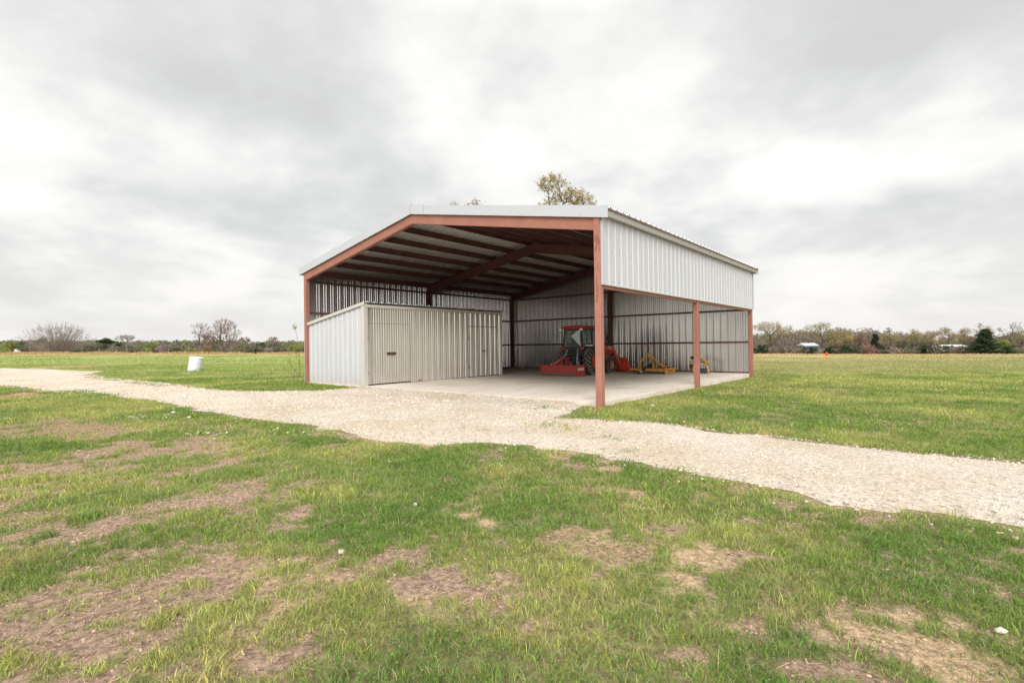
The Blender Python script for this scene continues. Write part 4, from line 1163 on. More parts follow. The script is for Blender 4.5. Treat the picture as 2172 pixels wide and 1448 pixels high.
def crown_lumps(rng, key, H, hw):
    L = []
    if key == 'tall':
        for i in range(7):
            z = H*rng.uniform(.38, .93); f = 1-abs(z/H-.72)*1.1; a = rng.uniform(0, 6.28)
            L.append((np.array([hw*.55*f*cos(a), hw*.55*f*sin(a), z]), np.array([hw*.4, hw*.4, H*.10])))
    elif key == 'multi':
        for i in range(30):
            a = rng.uniform(0, 6.28); r_ = hw*rng.uniform(.0, .92); z = H*(.45+.45*(1-(r_/hw)**2)) if i % 2 else H*rng.uniform(.2, .62)*(1-.3*r_/hw)
            L.append((np.array([r_*cos(a), r_*sin(a), z]), np.array([hw*.22, hw*.22, H*.13])))
    elif key == 'round':
        for i in range(9):
            a = rng.uniform(0, 6.28); r_ = hw*rng.uniform(.1, .75)
            L.append((np.array([r_*cos(a), r_*sin(a), H*(.62+.22*(1-(r_/hw)**2))]), np.array([hw*.26, hw*.26, H*.12])))
    elif key == 'big':
        for i in range(24):
            a = rng.uniform(0, 6.28); zf = rng.uniform(.22, .92); r_ = hw*rng.uniform(.1, .8)*(1-.75*max(0, zf-.55)/.45)
            L.append((np.array([r_*cos(a), r_*sin(a), H*zf]), np.array([hw*.28, hw*.28, H*.10])))
    elif key == 'oak':
        for i in range(13):
            a = rng.uniform(0, 6.28); r_ = hw*rng.uniform(.05, .80); top = .90-.38*(r_/hw)**2
            L.append((np.array([r_*cos(a), r_*sin(a), H*top*rng.uniform(.62, 1)]), np.array([hw*.24, hw*.24, H*.085])))
    return L
def leaf_quads(P, size, col, rng, flat=.0, tri=False):
    n = len(P); a = rng.normal(size=(n, 3)); a[:, 2] *= (1-flat); a /= np.linalg.norm(a, axis=1)[:, None]
    b = np.cross(a, rng.normal(size=(n, 3))); b /= np.linalg.norm(b, axis=1)[:, None]
    s = (size*rng.uniform(.6, 1.35, n))[:, None]
    a = a*s; b = b*s*.62
    return np.stack([P-a, P-b*.9, P+a, P+b*.9], 1).reshape(-1, 3), np.repeat(col, 4, 0)

def place(o, l, d, dz=0):
    x, y = xy(l, d); o.location = (x, y, float(g0(np.array(x), np.array(y)))+dz)

def skeleton(rng, key, H, hw, minr, d):
    """segments (a, b, ra, rb, level) and tip positions"""
    if key == 'brush':
        segs, tips = [], []
        for i in range(34):
            a = rng.uniform(0, 6.28); r_ = hw*rng.uniform(0, .75); p = np.array([0, 0, 0.]); v = np.array([cos(a)*1.1*r_/hw, sin(a)*1.1*r_/hw, 1])
            for k in range(4):
                v = v+rng.normal(0, .22, 3); v /= np.linalg.norm(v); q = p+v*H*.27*rng.uniform(.7, 1.1)*(1-.35*r_/hw)
                segs.append((p, q, minr*1.1, minr*.9, 0 if k < 1 else 3)); p = q; tips.append(q)
        return segs, np.array(tips)
    if key == 'multi':
        segs, tips = [], []
        for i in range(92):
            a = rng.uniform(0, 6.28); s_ = rng.uniform(0, 1)**.6*.97; e = np.array([hw*s_*cos(a), hw*s_*sin(a), H*(1-s_**2.2)**.5*rng.uniform(.80, 1.0)+H*.10])
            p = np.array([rng.normal(0, .12), rng.normal(0, .12), 0]); r0 = .085*rng.uniform(.6, 1.2); ctl = np.array([e[0]*.55, e[1]*.55, e[2]*.38])
            prev = p; n_ = 9
            for k in range(1, n_+1):
                t = k/n_; q = p*(1-t)**2+ctl*2*t*(1-t)+e*t*t+rng.normal(0, .06, 3)*t; ra = max(minr*.8, r0*(1-t)**.9)
                segs.append((prev, q, max(minr*.8, r0*(1-(k-1)/n_)**.9), ra, 0 if k < 5 else 3))
                if k > 2:
                    dv = (q-prev)/np.linalg.norm(q-prev)
                    for _ in range(2):
                        v = dv+rng.normal(0, .45, 3)+np.array([0, 0, .15]); v /= np.linalg.norm(v); L_ = H*.16*rng.uniform(.5, 1.2)
                        q2 = q+v*L_*.5; q3 = q2+(v+rng.normal(0, .3, 3))*L_*.5
                        segs += [(q, q2, minr*.7, minr*.6, 3), (q2, q3, minr*.6, minr*.4, 3)]; tips.append(q3)
                prev = q
            tips.append(prev)
        return segs, np.array(tips)
    npts = {'tall': 320, 'multi': 1500, 'round': 380, 'big': 1700, 'oak': 800}[key]
    pts = cloud(rng, crown_lumps(rng, key, H, hw), npts); pts[:, 2] = np.clip(pts[:, 2], H*.08, H)
    step = max(H, hw*1.4)/34
    th = {'tall': .34, 'multi': .04, 'round': .24, 'big': .12, 'oak': .22}[key]*H
    trunk = [np.array([0, 0, 0.])]; k = max(1, int(th/step))
    for i in range(k): trunk.append(trunk[-1]+np.array([rng.normal(0, .12)*step, rng.normal(0, .12)*step, th/k]))
    N, par, q, ch = colonize(rng, pts, trunk, step)
    r1 = minr*.9; rt = {'tall': .13, 'multi': .16, 'round': .16, 'big': .24, 'oak': .25}[key]
    ex = math.log(rt/r1)/math.log(max(q[0], 3)); rad = r1*q**ex
    segs = [(N[par[i]], N[i], rad[par[i]] if i > 1 and ch[par[i]] < 2 else min(rad[par[i]], rad[i]*1.25), rad[i], 0 if q[i] > 6 else 3) for i in range(1, len(N))]
    return segs, N[ch == 0]
def tree(i, l, d, H, hw, style, name, label):
    hw *= {'oak': 1.2, 'budding': 1.2, 'bigbare': 1.3, 'tallbare': 1.25, 'roundbare': 1.15}.get(style, 1)
    rng = np.random.default_rng(100+i)
    far = d > 60
    minr = .00021*d
    tex = 'tree' if 'tree' in name else 'shrub'
    o = empty(name, (0,0,0), rng.uniform(0, 6), label, tex)
    place(o, l, d, -.05)
    brown = np.array((.155,.118,.098)); GREY = np.array((.21,.175,.155))
    key = {'multistem':'multi', 'roundbare':'round', 'tallbare':'tall', 'bigbare':'big', 'fuzzy':'big', 'oak':'oak', 'budding':'oak', 'redtree':'oak', 'brush':'brush', 'rustshrub':'brush', 'pinkshrub':'brush'}.get(style)
    if key:
        segs, tips = skeleton(rng, key, H, hw, minr, d)
        tcol = {'fuzzy': GREY*1.25, 'multistem': GREY*1.15, 'roundbare': GREY, 'bigbare': np.array((.23,.175,.15)), 'tallbare': np.array((.20,.16,.14))}.get(style, brown*1.15)
        if key == 'brush': tcol = {'rustshrub': np.array((.30,.18,.10)), 'pinkshrub': np.array((.30,.18,.15)), 'brush': GREY}[style]
        segs_mesh('trunk', [s for s in segs if s[4] == 0], 5, M['palebark'] if style in ('multistem', 'roundbare', 'fuzzy') else M['bark'], o)
        tw = [s for s in segs if s[4] > 0]
        m = {'big': 10, 'multi': 3, 'round': 9, 'tall': 7, 'oak': 5, 'brush': 5}[key]
        tl = {'big': .085, 'multi': .10, 'round': .09, 'tall': .085, 'oak': .06, 'brush': .18}[key]*H
        for t in tips:
            out = (t-np.array([0, 0, H*.35])); out = out/(np.linalg.norm(out)+1e-6)*.8 + np.array([0,0,.35])
            for _ in range(m):
                v = out + rng.normal(0, .55, 3); v /= np.linalg.norm(v)
                tw.append((t, t+v*tl*rng.uniform(.5, 1.25), minr*.62, minr*.35, 9))
        segs_mesh('crown', tw, 3, M['twig'], o, tcol, rng)
        lc = None
        if style in ('oak', 'budding'): lc, k, sp, sz = np.array((.33,.285,.125)) if (i % 3) else np.array((.31,.255,.13)), (22 if style == 'oak' else 24), .34, .085
        elif style == 'multistem': lc, k, sp, sz = np.array((.36,.36,.15)), 2, .3, .05
        elif style == 'redtree': lc, k, sp, sz = np.array((.22,.085,.065)), 8, .3, .09
        elif style == 'rustshrub': lc, k, sp, sz = np.array((.27,.17,.06)), 12, .25, .09
        elif style == 'pinkshrub': lc, k, sp, sz = np.array((.27,.15,.12)), 12, .25, .09
        elif style == 'brush': lc, k, sp, sz = np.array((.19,.165,.13)), 6, .3, .07
        if lc is not None:
            P = np.repeat(tips, k, 0) + rng.normal(0, sp, (len(tips)*k, 3))
            P[:, 2] = np.maximum(P[:, 2], .1)
            C_ = lc*rng.uniform(.6, 1.35, (len(P), 1))
            V, Cc = leaf_quads(P, np.full(len(P), sz), C_, rng)
            np_mesh('leaves', V, quads=np.arange(len(V)).reshape(-1, 4), mat=M['leaf'], parent=o, col=Cc)
        return o
    # leafy crowns made of clumps
    col = {'evergreen': (.052,.085,.028), 'greenshrub': (.20,.24,.065), 'darkshrub': (.030,.052,.020), 'juniper': (.035,.055,.024), 'conifer': (.032,.042,.024), 'cedar': (.040,.062,.026)}[style]
    tr_ = []
    cl = []
    if style == 'cedar' or style == 'conifer':
        tr_.append((np.zeros(3), np.array([0,0,H*.95]), .20*H/6, .02, 0))
        nl_ = int(H*3.4) if style == 'cedar' else 14
        for q_ in range(nl_):
            z = H*(.06+.92*q_/nl_); rad = hw*(1-(z/H)**1.15)*rng.uniform(.78, 1.1)+.12
            for b_ in range(9):
                a = rng.uniform(0, 2*pi); rr = rad*rng.uniform(.65, 1.08)
                e = np.array([rr*cos(a), rr*sin(a), z+rr*rng.uniform(-.02, .22)]); s_ = np.array([0,0,z*.98])
                tr_.append((s_, e, .03, .012, 1))
                for f in np.linspace(.35, 1, 5):
                    cl.append((s_+(e-s_)*f + rng.normal(0, .05, 3), np.array([.34,.34,.13])*(.6+.5*f)*(H/6)**.5, 60))
    elif style == 'juniper':
        tr_.append((np.zeros(3), np.array([.2,0,H*.55]), .14, .08, 0))
        for q_ in range(9):
            a = rng.uniform(0, 2*pi); rr = hw*rng.uniform(.2, .95); z = H*rng.uniform(.68, .97)
            e = np.array([rr*cos(a), rr*sin(a), z]); tr_.append((np.array([.1,0,H*.4]), e, .06, .02, 1))
            cl.append((e, np.array([.75,.75,.30]), 220)); cl.append((e*np.array([.6,.6,.93]), np.array([.6,.6,.28]), 130))
        for q_ in range(8): cl.append((rng.normal(0, hw*.3, 3)*np.array([1,1,0])+np.array([0,0,H*rng.uniform(.15,.5)]), np.array([.6,.6,.4]), 60))
    else:
        nc = 20 if style != 'greenshrub' else 26
        tr_.append((np.zeros(3), np.array([0,0,H*.55]), .05*H/3+.03, .04, 0))
        for q_ in range(nc):
            a = rng.uniform(0, 2*pi); rr = hw*rng.uniform(0, .86)**.7*.82; z = H*(.10+.74*rng.uniform(0, 1)*(1-.55*(rr/hw)**2))
            e = np.array([rr*cos(a), rr*sin(a), z]); tr_.append((np.array([0,0,H*.1]), e, .04, .02, 1))
            s_ = hw*rng.uniform(.17, .34)
            cl.append((e, np.array([s_, s_, s_*.72]), int(130*min(2.2, (s_/.6)**1.5+.5))))
    Ps = []; Cs = []
    for c_, rad, n_ in cl:
        v = rng.normal(size=(n_, 3)); v /= np.linalg.norm(v, axis=1)[:, None]; v *= rng.uniform(.45, 1.12, (n_, 1))
        Ps.append(c_+v*rad); Cs.append(np.array(col)*rng.uniform(.72, 1.35)*rng.uniform(.65, 1.4, (n_, 1)))
    P = np.concatenate(Ps); P[:, 2] = np.maximum(P[:, 2], .05)
    V, Cc = leaf_quads(P, np.full(len(P), .095 if style != 'cedar' else .085), np.concatenate(Cs), rng, flat=.3)
    segs_mesh('trunk', tr_, 6, M['bark'], o)
    np_mesh('crown', V, quads=np.arange(len(V)).reshape(-1, 4), mat=M['leaf'], parent=o, col=Cc)
    return o
TREES=[
(-117.3,118,3.1,2.8,'greenshrub','leafy_shrub','low light green shrub at the far left edge of the tree line'),
(-119.9,125,3.5,2.3,'evergreen','evergreen_tree','small rounded dark evergreen just left of the broad bare multi-stemmed tree'),
(-100.3,112,5.6,6.4,'multistem','bare_tree','broad multi-stemmed tree with bare fanning limbs and pale buds on the left'),
(-118.0,128,4.5,2.8,'evergreen','evergreen_tree','dark evergreen showing through the limbs of the broad multi-stemmed tree'),
(-112.4,135,3.5,1.8,'evergreen','evergreen_tree','round-topped green tree just right of the broad multi-stemmed tree'),
(-92.9,116,3.5,1.9,'juniper','juniper_tree','dark flat-topped juniper between the broad bare tree and the small round-headed one'),
(-101.4,130,3.4,1.4,'evergreen','evergreen_tree','small dark evergreen just left of the round-headed bare tree'),
(-84.8,112,4.3,2.3,'roundbare','bare_tree','small bare tree with a round head of upswept branches on the left'),
(-89.0,125,2.8,3.2,'greenshrub','leafy_shrub','yellow-green leafing shrub right of the round-headed bare tree'),
(-79.2,116,2.2,2.2,'brush','brush_shrub','grey-brown leafless thicket left of the dark green shrubs'),
(-73.5,112,1.6,1.7,'darkshrub','evergreen_shrub','dark green shrub left of the slender bare tree'),
(-70.2,111,1.6,1.2,'greenshrub','leafy_shrub','bright yellow-green shrub at the foot of the slender bare tree'),
(-66.7,108,6.9,2.0,'tallbare','bare_tree','tall slender bare tree left of the largest bare tree'),
(-70.3,118,5.0,2.1,'evergreen','evergreen_tree','rounded mid green tree between the slender and the largest bare trees'),
(-65.8,110,1.7,2.0,'rustshrub','brush_shrub','orange-brown shrub left of the trunk of the largest bare tree'),
(-60.1,106,7.3,3.5,'bigbare','bare_tree','largest bare tree on the left, with dense reddish grey twigs'),
(-57.8,110,3.8,1.5,'roundbare','bare_tree','small crooked bare tree right of the largest bare tree'),
(-55.7,111,1.3,1.4,'darkshrub','evergreen_shrub','dark green bush right of the small crooked bare tree'),
(-66.4,135,3.4,1.8,'evergreen','evergreen_tree','dark rounded treetop left of the fuzzy bare tree'),
(-56.3,120,3.9,2.2,'fuzzy','bare_tree','fuzzy pale bare tree nearest the barn on the left side'),
(-50.2,112,1.2,1.2,'darkshrub','evergreen_shrub','dark green bush under the fuzzy pale bare tree'),
(-51.8,122,3.0,2.0,'greenshrub','leafy_shrub','light green shrub directly left of the barn'),
(54.9,112,2.6,1.9,'darkshrub','evergreen_shrub','dark green bush directly right of the barn'),
(60.2,118,8.2,5.0,'oak','oak_tree','wide olive-brown oak directly right of the barn'),
(61.7,116,3.4,3.0,'brush','brush_shrub','grey-brown thicket in front of the oak nearest the barn'),
(67.8,116,2.0,1.9,'darkshrub','evergreen_shrub','dark green bush hiding the foot of the blue building'),
(74.2,122,7.8,5.2,'oak','oak_tree','tallest spreading oak with olive buds, left of the red-leaved tree'),
(72.1,115,2.0,1.5,'darkshrub','evergreen_shrub','dark green bush behind the orange marker flag'),
(75.3,114,2.1,1.9,'darkshrub','evergreen_shrub','broad dark green bush left of the pinkish shrub'),
(78.3,120,5.3,3.1,'budding','budding_tree','olive budding tree between the tallest oak and the red-leaved tree'),
(80.3,118,5.7,2.1,'redtree','red_leaved_tree','dark red leafed tree in the middle of the right tree line'),
(85.1,119,5.0,1.2,'conifer','conifer_tree','small pointed dark conifer right of the red-leaved tree'),
(79.9,114,2.3,1.8,'pinkshrub','brush_shrub','pinkish brown shrub below the small pointed conifer'),
(83.8,115,2.2,1.8,'darkshrub','evergreen_shrub','dark green bush right of the pinkish brown shrub'),
(91.2,122,5.9,2.9,'oak','oak_tree','oak with a visible dark trunk and level side limbs'),
(99.6,126,6.3,3.3,'oak','oak_tree','olive-topped oak standing behind the field gate posts'),
(105.5,128,6.3,2.8,'budding','budding_tree','grey-brown budding tree above the dark bushes right of the gate posts'),
(94.2,116,2.7,2.2,'darkshrub','evergreen_shrub','dark green bush just right of the gate posts'),
(113.1,132,7.4,2.9,'oak','oak_tree','flat-topped oak rising behind the long pale roof'),
(99.2,117,2.2,2.6,'darkshrub','evergreen_shrub','low dark green bush in front of the long pale roof'),
(119.3,134,7.1,2.7,'oak','oak_tree','thin-crowned oak between the flat-topped oak and the big cedar'),
(104.2,118,2.0,2.0,'brush','brush_shrub','grey leafless thicket left of the big cedar'),
(120.3,130,8.0,2.4,'oak','oak_tree','oak crown showing above the left side of the big cedar'),
(102.4,110,5.8,3.3,'cedar','cedar_tree','big dark green cedar with layered drooping boughs'),
(115.7,120,4.5,1.8,'greenshrub','leafy_shrub','bright yellow-green shrub against the right side of the big cedar'),
(127.3,130,8.0,2.4,'tallbare','bare_tree','bare thin-branched tree on the far right skyline'),
(110.8,114,2.2,1.9,'darkshrub','evergreen_shrub','dark bush at the right foot of the big cedar'),
(128.2,128,6.4,2.1,'oak','oak_tree','oak cut off by the right edge of the picture'),
]

TREE_OBJS = []
for i, t in enumerate(TREES): TREE_OBJS.append(tree(i, *t))
for o in TREE_OBJS:
    n_ = o.name.split('.')[0]
    k = {'oak_tree': 'oaks along the far tree lines', 'bare_tree': 'bare trees along the far edges of the pasture', 'evergreen_shrub': 'dark bushes under the tree lines', 'evergreen_tree': 'rounded evergreens in the left tree line', 'leafy_shrub': 'light green shrubs in the tree lines', 'brush_shrub': 'leafless shrubs in the tree lines', 'budding_tree': 'budding trees in the right tree line'}.get(n_)
    if k: o['group'] = k

# trees standing behind the barn whose tops show over the roof
def roof_tree(i, l, d, lumps, label, leafk, npts, keepcol):
    rng = np.random.default_rng(i)
    o = empty('oak_tree', (0,0,0), math.atan2(RY, RX), label, 'tree', 'oaks behind the barn'); place(o, l, d, -.05)
    H = max(c[2]+r_[2] for c, r_ in lumps)
    pts = cloud(rng, [(np.array(c), np.array(r_)) for c, r_ in lumps], npts)
    trunk = [np.array([0, 0, z]) + np.array([rng.normal(0, .05), rng.normal(0, .05), 0]) for z in np.arange(0, 5.2, .3)]
    N, par, q, ch = colonize(rng, pts, trunk, .20, kill=.22, iters=160, cap=9000)
    ex = math.log(.26/.012)/math.log(q[0]); rad = .012*q**ex
    segs = [(N[par[k]], N[k], min(rad[par[k]], rad[k]*1.2), rad[k], 0 if q[k] > 5 else 3) for k in range(1, len(N))]
    segs_mesh('trunk', [s_ for s_ in segs if s_[4] == 0], 6, M['bark'], o)
    tips = N[(ch == 0) | ((q < 4) & (rng.uniform(0, 1, len(q)) < .5))]
    tw = [s_ for s_ in segs if s_[4] > 0]
    ends = []
    for t in tips:
        for _ in range(3):
            v = rng.normal(0, .7, 3)+np.array([0,0,.5]); v /= np.linalg.norm(v); e_ = t+v*rng.uniform(.12, .38)
            tw.append((t, e_, .005, .003, 9)); ends.append(e_)
    segs_mesh('crown', tw, 3, M['twig'], o, np.array((.11,.085,.07)), rng)
    ends = np.array(ends); P = np.repeat(ends, leafk, 0) + rng.normal(0, .065, (len(ends)*leafk, 3))
    V, Cc = leaf_quads(P, np.full(len(P), .050), np.array(keepcol)*rng.uniform(.45, 1.25, (len(P), 1)), rng)
    np_mesh('leaves', V, quads=np.arange(len(V)).reshape(-1, 4), mat=M['leaf'], parent=o, col=Cc)
    return o
# lumps: centre and radii in the tree's own frame, x across the view
roof_tree(7, 3.7, 36, [((-.75,0,12.95),(1.05,.9,.66)), ((-.2,.2,12.0),(.8,.8,.5)), ((.75,0,12.0),(1.1,1.0,.55)), ((1.65,.3,11.55),(.75,.9,.6)), ((-1.0,-.2,11.1),(.9,1.0,.5)),
    ((.2,.2,10.2),(2.4,2.4,.9)), ((0,0,8.4),(3.2,3.2,1.2)), ((2.3,0,11.1),(.35,.4,.25)), ((-.6,0,7),(2.6,2.6,.8))], 'olive-leaved oak whose crown shows highest above the barn roof', 7, 5200, (.39,.31,.085))
roof_tree(12, -2.9, 39, [((-1.3,0,12.05),(.45,.5,.40)), ((-.7,.2,11.8),(.6,.6,.35)), ((.25,0,12.25),(.55,.6,.42)), ((1.0,0,11.75),(.5,.5,.40)), ((1.7,.2,11.4),(.5,.5,.35)),
    ((0,0,10.6),(2.4,2.4,.9)), ((0,0,8.8),(3.3,3.3,1.2)), ((.4,0,7.2),(2.6,2.6,.9))], 'sparse oak whose twig tips just clear the barn roof, left of the taller oak', 4, 4200, (.28,.20,.08))

# sapling beside the left wall of the barn
sap = empty('sapling', (-3.75, 1.75, float(g0(-3.75, 1.75))), 0, 'thin leafing sapling beside the left front post of the barn', 'sapling')
rng = np.random.default_rng(3); sg = []; tp = []
def stem(p, pts, r):
    q = np.array(p, float)
    for v in pts:
        q2 = q+np.array(v, float); sg.append((q, q2, r, r*.8)); q = q2; r *= .8
    tp.append(q); return q
stem((0,0,0), [(-.02,0,.62), (-.04,0,.62), (-.08,-.04,.58), (-.12,-.06,.55)], .013)
stem((-.24,-.08,2.2), [(-.02,0,.06)], .01); stem((-.26,-.1,2.3), [(.01,0,.06)], .01)
stem((0,0,.1), [(-.18,-.1,.22), (-.2,-.1,.22), (-.12,-.05,.2)], .009)
stem((0,0,.2), [(-.25,-.12,.1), (-.22,-.1,.25), (-.05,0,.2)], .009)
stem((0,0,.1), [(-.3,-.15,.02), (-.2,-.1,.12), (-.15,-.1,.2)], .008)
stem((0,0,.6), [(-.12,-.05,.3), (-.05,0,.3)], .008)
segs_mesh('trunk', sg, 5, M['bark'], sap)
P = []
for t in tp: P.append(t+rng.normal(0, .05, (14, 3)))
for s in sg: P.append(s[1]+rng.normal(0, .05, (3, 3)))
P = np.concatenate(P); V, Cc = leaf_quads(P, np.full(len(P), .03), np.array((.22,.27,.07))*rng.uniform(.7, 1.2, (len(P), 1)), rng)
np_mesh('leaves', V, quads=np.arange(len(V)).reshape(-1, 4), mat=M['leaf'], parent=sap, col=Cc)

# ------------------------------------------------------------------ distant woodland behind the tree lines
def woodland(name, label, l0, l1, dm, hfun, cols, n_clumps, seed):
    r = np.random.default_rng(seed); PV = []; PC = []
    for i in range(n_clumps):
        l = r.uniform(l0, l1); d = dm + r.uniform(-6, 22); Hh = hfun(l, d)*r.uniform(.55, 1.08)
        c = np.array(cols[r.choice(len(cols))])*r.uniform(.8, 1.2)
        x, y = xy(l, d); z = float(g0(np.array(x), np.array(y)))
        rad = r.uniform(1.2, 2.8)
        n = int(70+Hh*55)
        v = r.normal(size=(n, 3)); v /= np.linalg.norm(v, axis=1)[:, None]; v *= r.uniform(.3, 1, (n, 1))**.5
        P = np.stack([x+v[:, 0]*rad, y+v[:, 1]*rad, z+Hh*(.5+.5*v[:, 2])], -1)
        a = r.normal(0, .35, (n, 3)); a[:, 2] = 1; a /= np.linalg.norm(a, axis=1)[:, None]
        twig = r.uniform(0, 1, n) < .35
        s = np.where(twig, .40, .20)*r.uniform(.6, 1.3, n)
        a = np.where(twig[:, None], a, r.normal(size=(n, 3))*.7)
        b = np.cross(a, np.array([FX, FY, 0])+r.normal(0, .4, (n, 3))); b /= np.linalg.norm(b, axis=1)[:, None]
        a = a*s[:, None]; b = b*np.where(twig, .035, .15)[:, None]
        PV.append(np.stack([P-a, P-b, P+a, P+b], 1).reshape(-1, 3)); PC.append(np.repeat(c*r.uniform(.65, 1.3, (n, 1)), 4, 0))
    V = np.concatenate(PV)
    o = np_mesh(name, V, quads=np.arange(len(V)).reshape(-1, 4), mat=M['leaf'], col=np.concatenate(PC))
    return tag(o, label, None, None, 'stuff')
brn = [(.20,.165,.14), (.22,.185,.155), (.17,.14,.12), (.19,.18,.11), (.14,.15,.07), (.20,.20,.09), (.08,.095,.05)]
woodland('distant_woodland', 'brown and grey-green woodland beyond the left pasture', -190, -40, 132, lambda l, d: 3.1, brn, 620, 1)
woodland('distant_woodland', 'brown budding woodland beyond the right pasture', 38, 210, 136, lambda l, d: 5.5+1.3*math.sin(l*.09), [(.20,.165,.135), (.22,.18,.14), (.20,.165,.085), (.23,.19,.09), (.17,.14,.12), (.17,.165,.075)], 760, 2)
woodland('undergrowth', 'dark low undergrowth along the foot of the right tree line', 50, 150, 121, lambda l, d: 1.9, [(.05,.065,.035), (.16,.135,.105), (.11,.11,.06), (.20,.165,.13)], 420, 3)
woodland('undergrowth', 'grey-brown undergrowth along the foot of the left tree line', -150, -40, 127, lambda l, d: 1.9, [(.17,.14,.12), (.13,.13,.07), (.19,.155,.13), (.09,.10,.05)], 300, 4)

# ------------------------------------------------------------------ small far things
def far_building(name, l, d, w, dep, h, rh, wallm, label, ang=.5, dz=0):
    o = empty(name, (0,0,0), ang, label, 'building'); place(o, l, d, dz)
    MB().box(-w/2, w/2, -dep/2, dep/2, -1, h).build('wall', M[wallm], o)
    MB().prism([(-dep/2-.2, h), (dep/2+.2, h), (0, h+rh)], -w/2-.2, w/2+.2, 'x').build('roof', M['pale_roof'], o)
    return o
far_building('metal_building', 74.3, 128, 3.2, 4, 1.9, .7, 'blue', 'blue metal building with a white roof among the right-hand trees', .70)
far_building('metal_building', 112.5, 131, 6.0, 4, 1.75, .5, 'pale_roof', 'long pale roofed building partly hidden left of the big cedar', .68)
# fence posts in front of the left trees
fn = empty('wire_fence', (0,0,0), 0, 'wire fence on thin pale posts along the left tree line', 'fence')
pts_ = []
for i in range(22):
    l = -112+i*3.6+math.sin(i*3.1)*.25; d = 107.0+math.sin(i*1.7)*.15; x, y = xy(l, d); z = float(g0(np.array(x), np.array(y)))
    MB().tube([(x, y, z-.2), (x+.03*math.sin(i*5), y, z+1.2+.12*math.sin(i*2.3))], .055, 6).build('post', M['palebark'], fn); pts_.append((x, y, z))
wr = MB()
for zz in (.45, .8, 1.1): wr.tube([(x, y, z+zz) for x, y, z in pts_], .008, 4)
wr.build('wire', M['greysteel'], fn)
gp = empty('field_gate', (0,0,0), 0, 'row of short dark gate posts in the gap of the right tree line', 'gate')
for i in range(6):
    l = 88+i*1.9; d = 117; x, y = xy(l, d); z = float(g0(np.array(x), np.array(y)))
    MB().tube([(x, y, z-.2), (x, y, z+.85+.12*math.sin(i*2))], .09, 6).build('post', M['wood'], gp)
    if i: MB().bar((px_, py_, pz_+.6), (x, y, z+.6), .03, .06).build('rail', M['wood'], gp)
    px_, py_, pz_ = x, y, z
x, y = xy(-109, 112)
wb = MB().box(-.5, .5, -.25, .25, 0, .32).box(-.42, -.1, -.2, .2, .32, .62).build('feed_trough', M['pale_roof'], bevel=.03)
wb.location = (x, y, float(g0(np.array(x), np.array(y)))+.35); wb.rotation_euler = (0, 0, .7)
tag(wb, 'small white trough at the foot of the broad bare tree on the left', 'trough')

# ------------------------------------------------------------------ sky, light, camera
world = bpy.data.worlds.new('World'); scene.world = world; world.use_nodes = True
nt = world.node_tree; bg = nt.nodes['Background']; outw = nt.nodes['World Output']
SUN_EL, SUN_AZ = radians(36), radians(142)      # azimuth measured clockwise from +Y
sky = nt.nodes.new('ShaderNodeTexSky'); sky.sky_type = 'NISHITA'; sky.sun_disc = False
sky.sun_elevation = SUN_EL; sky.sun_rotation = SUN_AZ; sky.dust_density = 3
bg.inputs['Strength'].default_value = .10; nt.links.new(sky.outputs[0], bg.inputs[0])
tc = nt.nodes.new('ShaderNodeTexCoord'); sp = nt.nodes.new('ShaderNodeSeparateXYZ'); nt.links.new(tc.outputs['Generated'], sp.inputs[0])
def mth(op, a, b=None, c=None):
    n = nt.nodes.new('ShaderNodeMath'); n.operation = op
    for i, v in enumerate((a, b, c)):
        if v is None: continue
        if isinstance(v, (int, float)): n.inputs[i].default_value = v
        else: nt.links.new(v, n.inputs[i])
    return n.outputs[0]
zc = mth('MAXIMUM', sp.outputs['Z'], 0.0)
den = mth('ADD', zc, .27)
cb = nt.nodes.new('ShaderNodeCombineXYZ')
nt.links.new(mth('DIVIDE', sp.outputs['X'], den), cb.inputs[0]); nt.links.new(mth('DIVIDE', sp.outputs['Y'], den), cb.inputs[1])
n1 = nt.nodes.new('ShaderNodeTexNoise'); n1.inputs['Scale'].default_value = 1.05; n1.inputs['Detail'].default_value = 7; n1.inputs['Roughness'].default_value = .48
n1.inputs['Distortion'].default_value = .15
mp = nt.nodes.new('ShaderNodeMapping'); mp.inputs['Location'].default_value = (3.7, 1.3, 0); nt.links.new(cb.outputs[0], mp.inputs[0]); nt.links.new(mp.outputs[0], n1.inputs['Vector'])
n2 = nt.nodes.new('ShaderNodeTexNoise'); n2.inputs['Scale'].default_value = 3.4; n2.inputs['Detail'].default_value = 7; n2.inputs['Roughness'].default_value = .5
nt.links.new(mp.outputs[0], n2.inputs['Vector'])
n3 = nt.nodes.new('ShaderNodeTexNoise'); n3.inputs['Scale'].default_value = 2.1; n3.inputs['Detail'].default_value = 9; n3.inputs['Roughness'].default_value = .55; n3.inputs['Distortion'].default_value = .1
nt.links.new(mp.outputs[0], n3.inputs['Vector'])
# billow: ridged undersides
rg = mth('ABSOLUTE', mth('SUBTRACT', n3.outputs[0], .5))
cl = mth('ADD', mth('ADD', mth('MULTIPLY', n1.outputs[0], .64), mth('MULTIPLY', n2.outputs[0], .30)), mth('MULTIPLY', rg, .30))
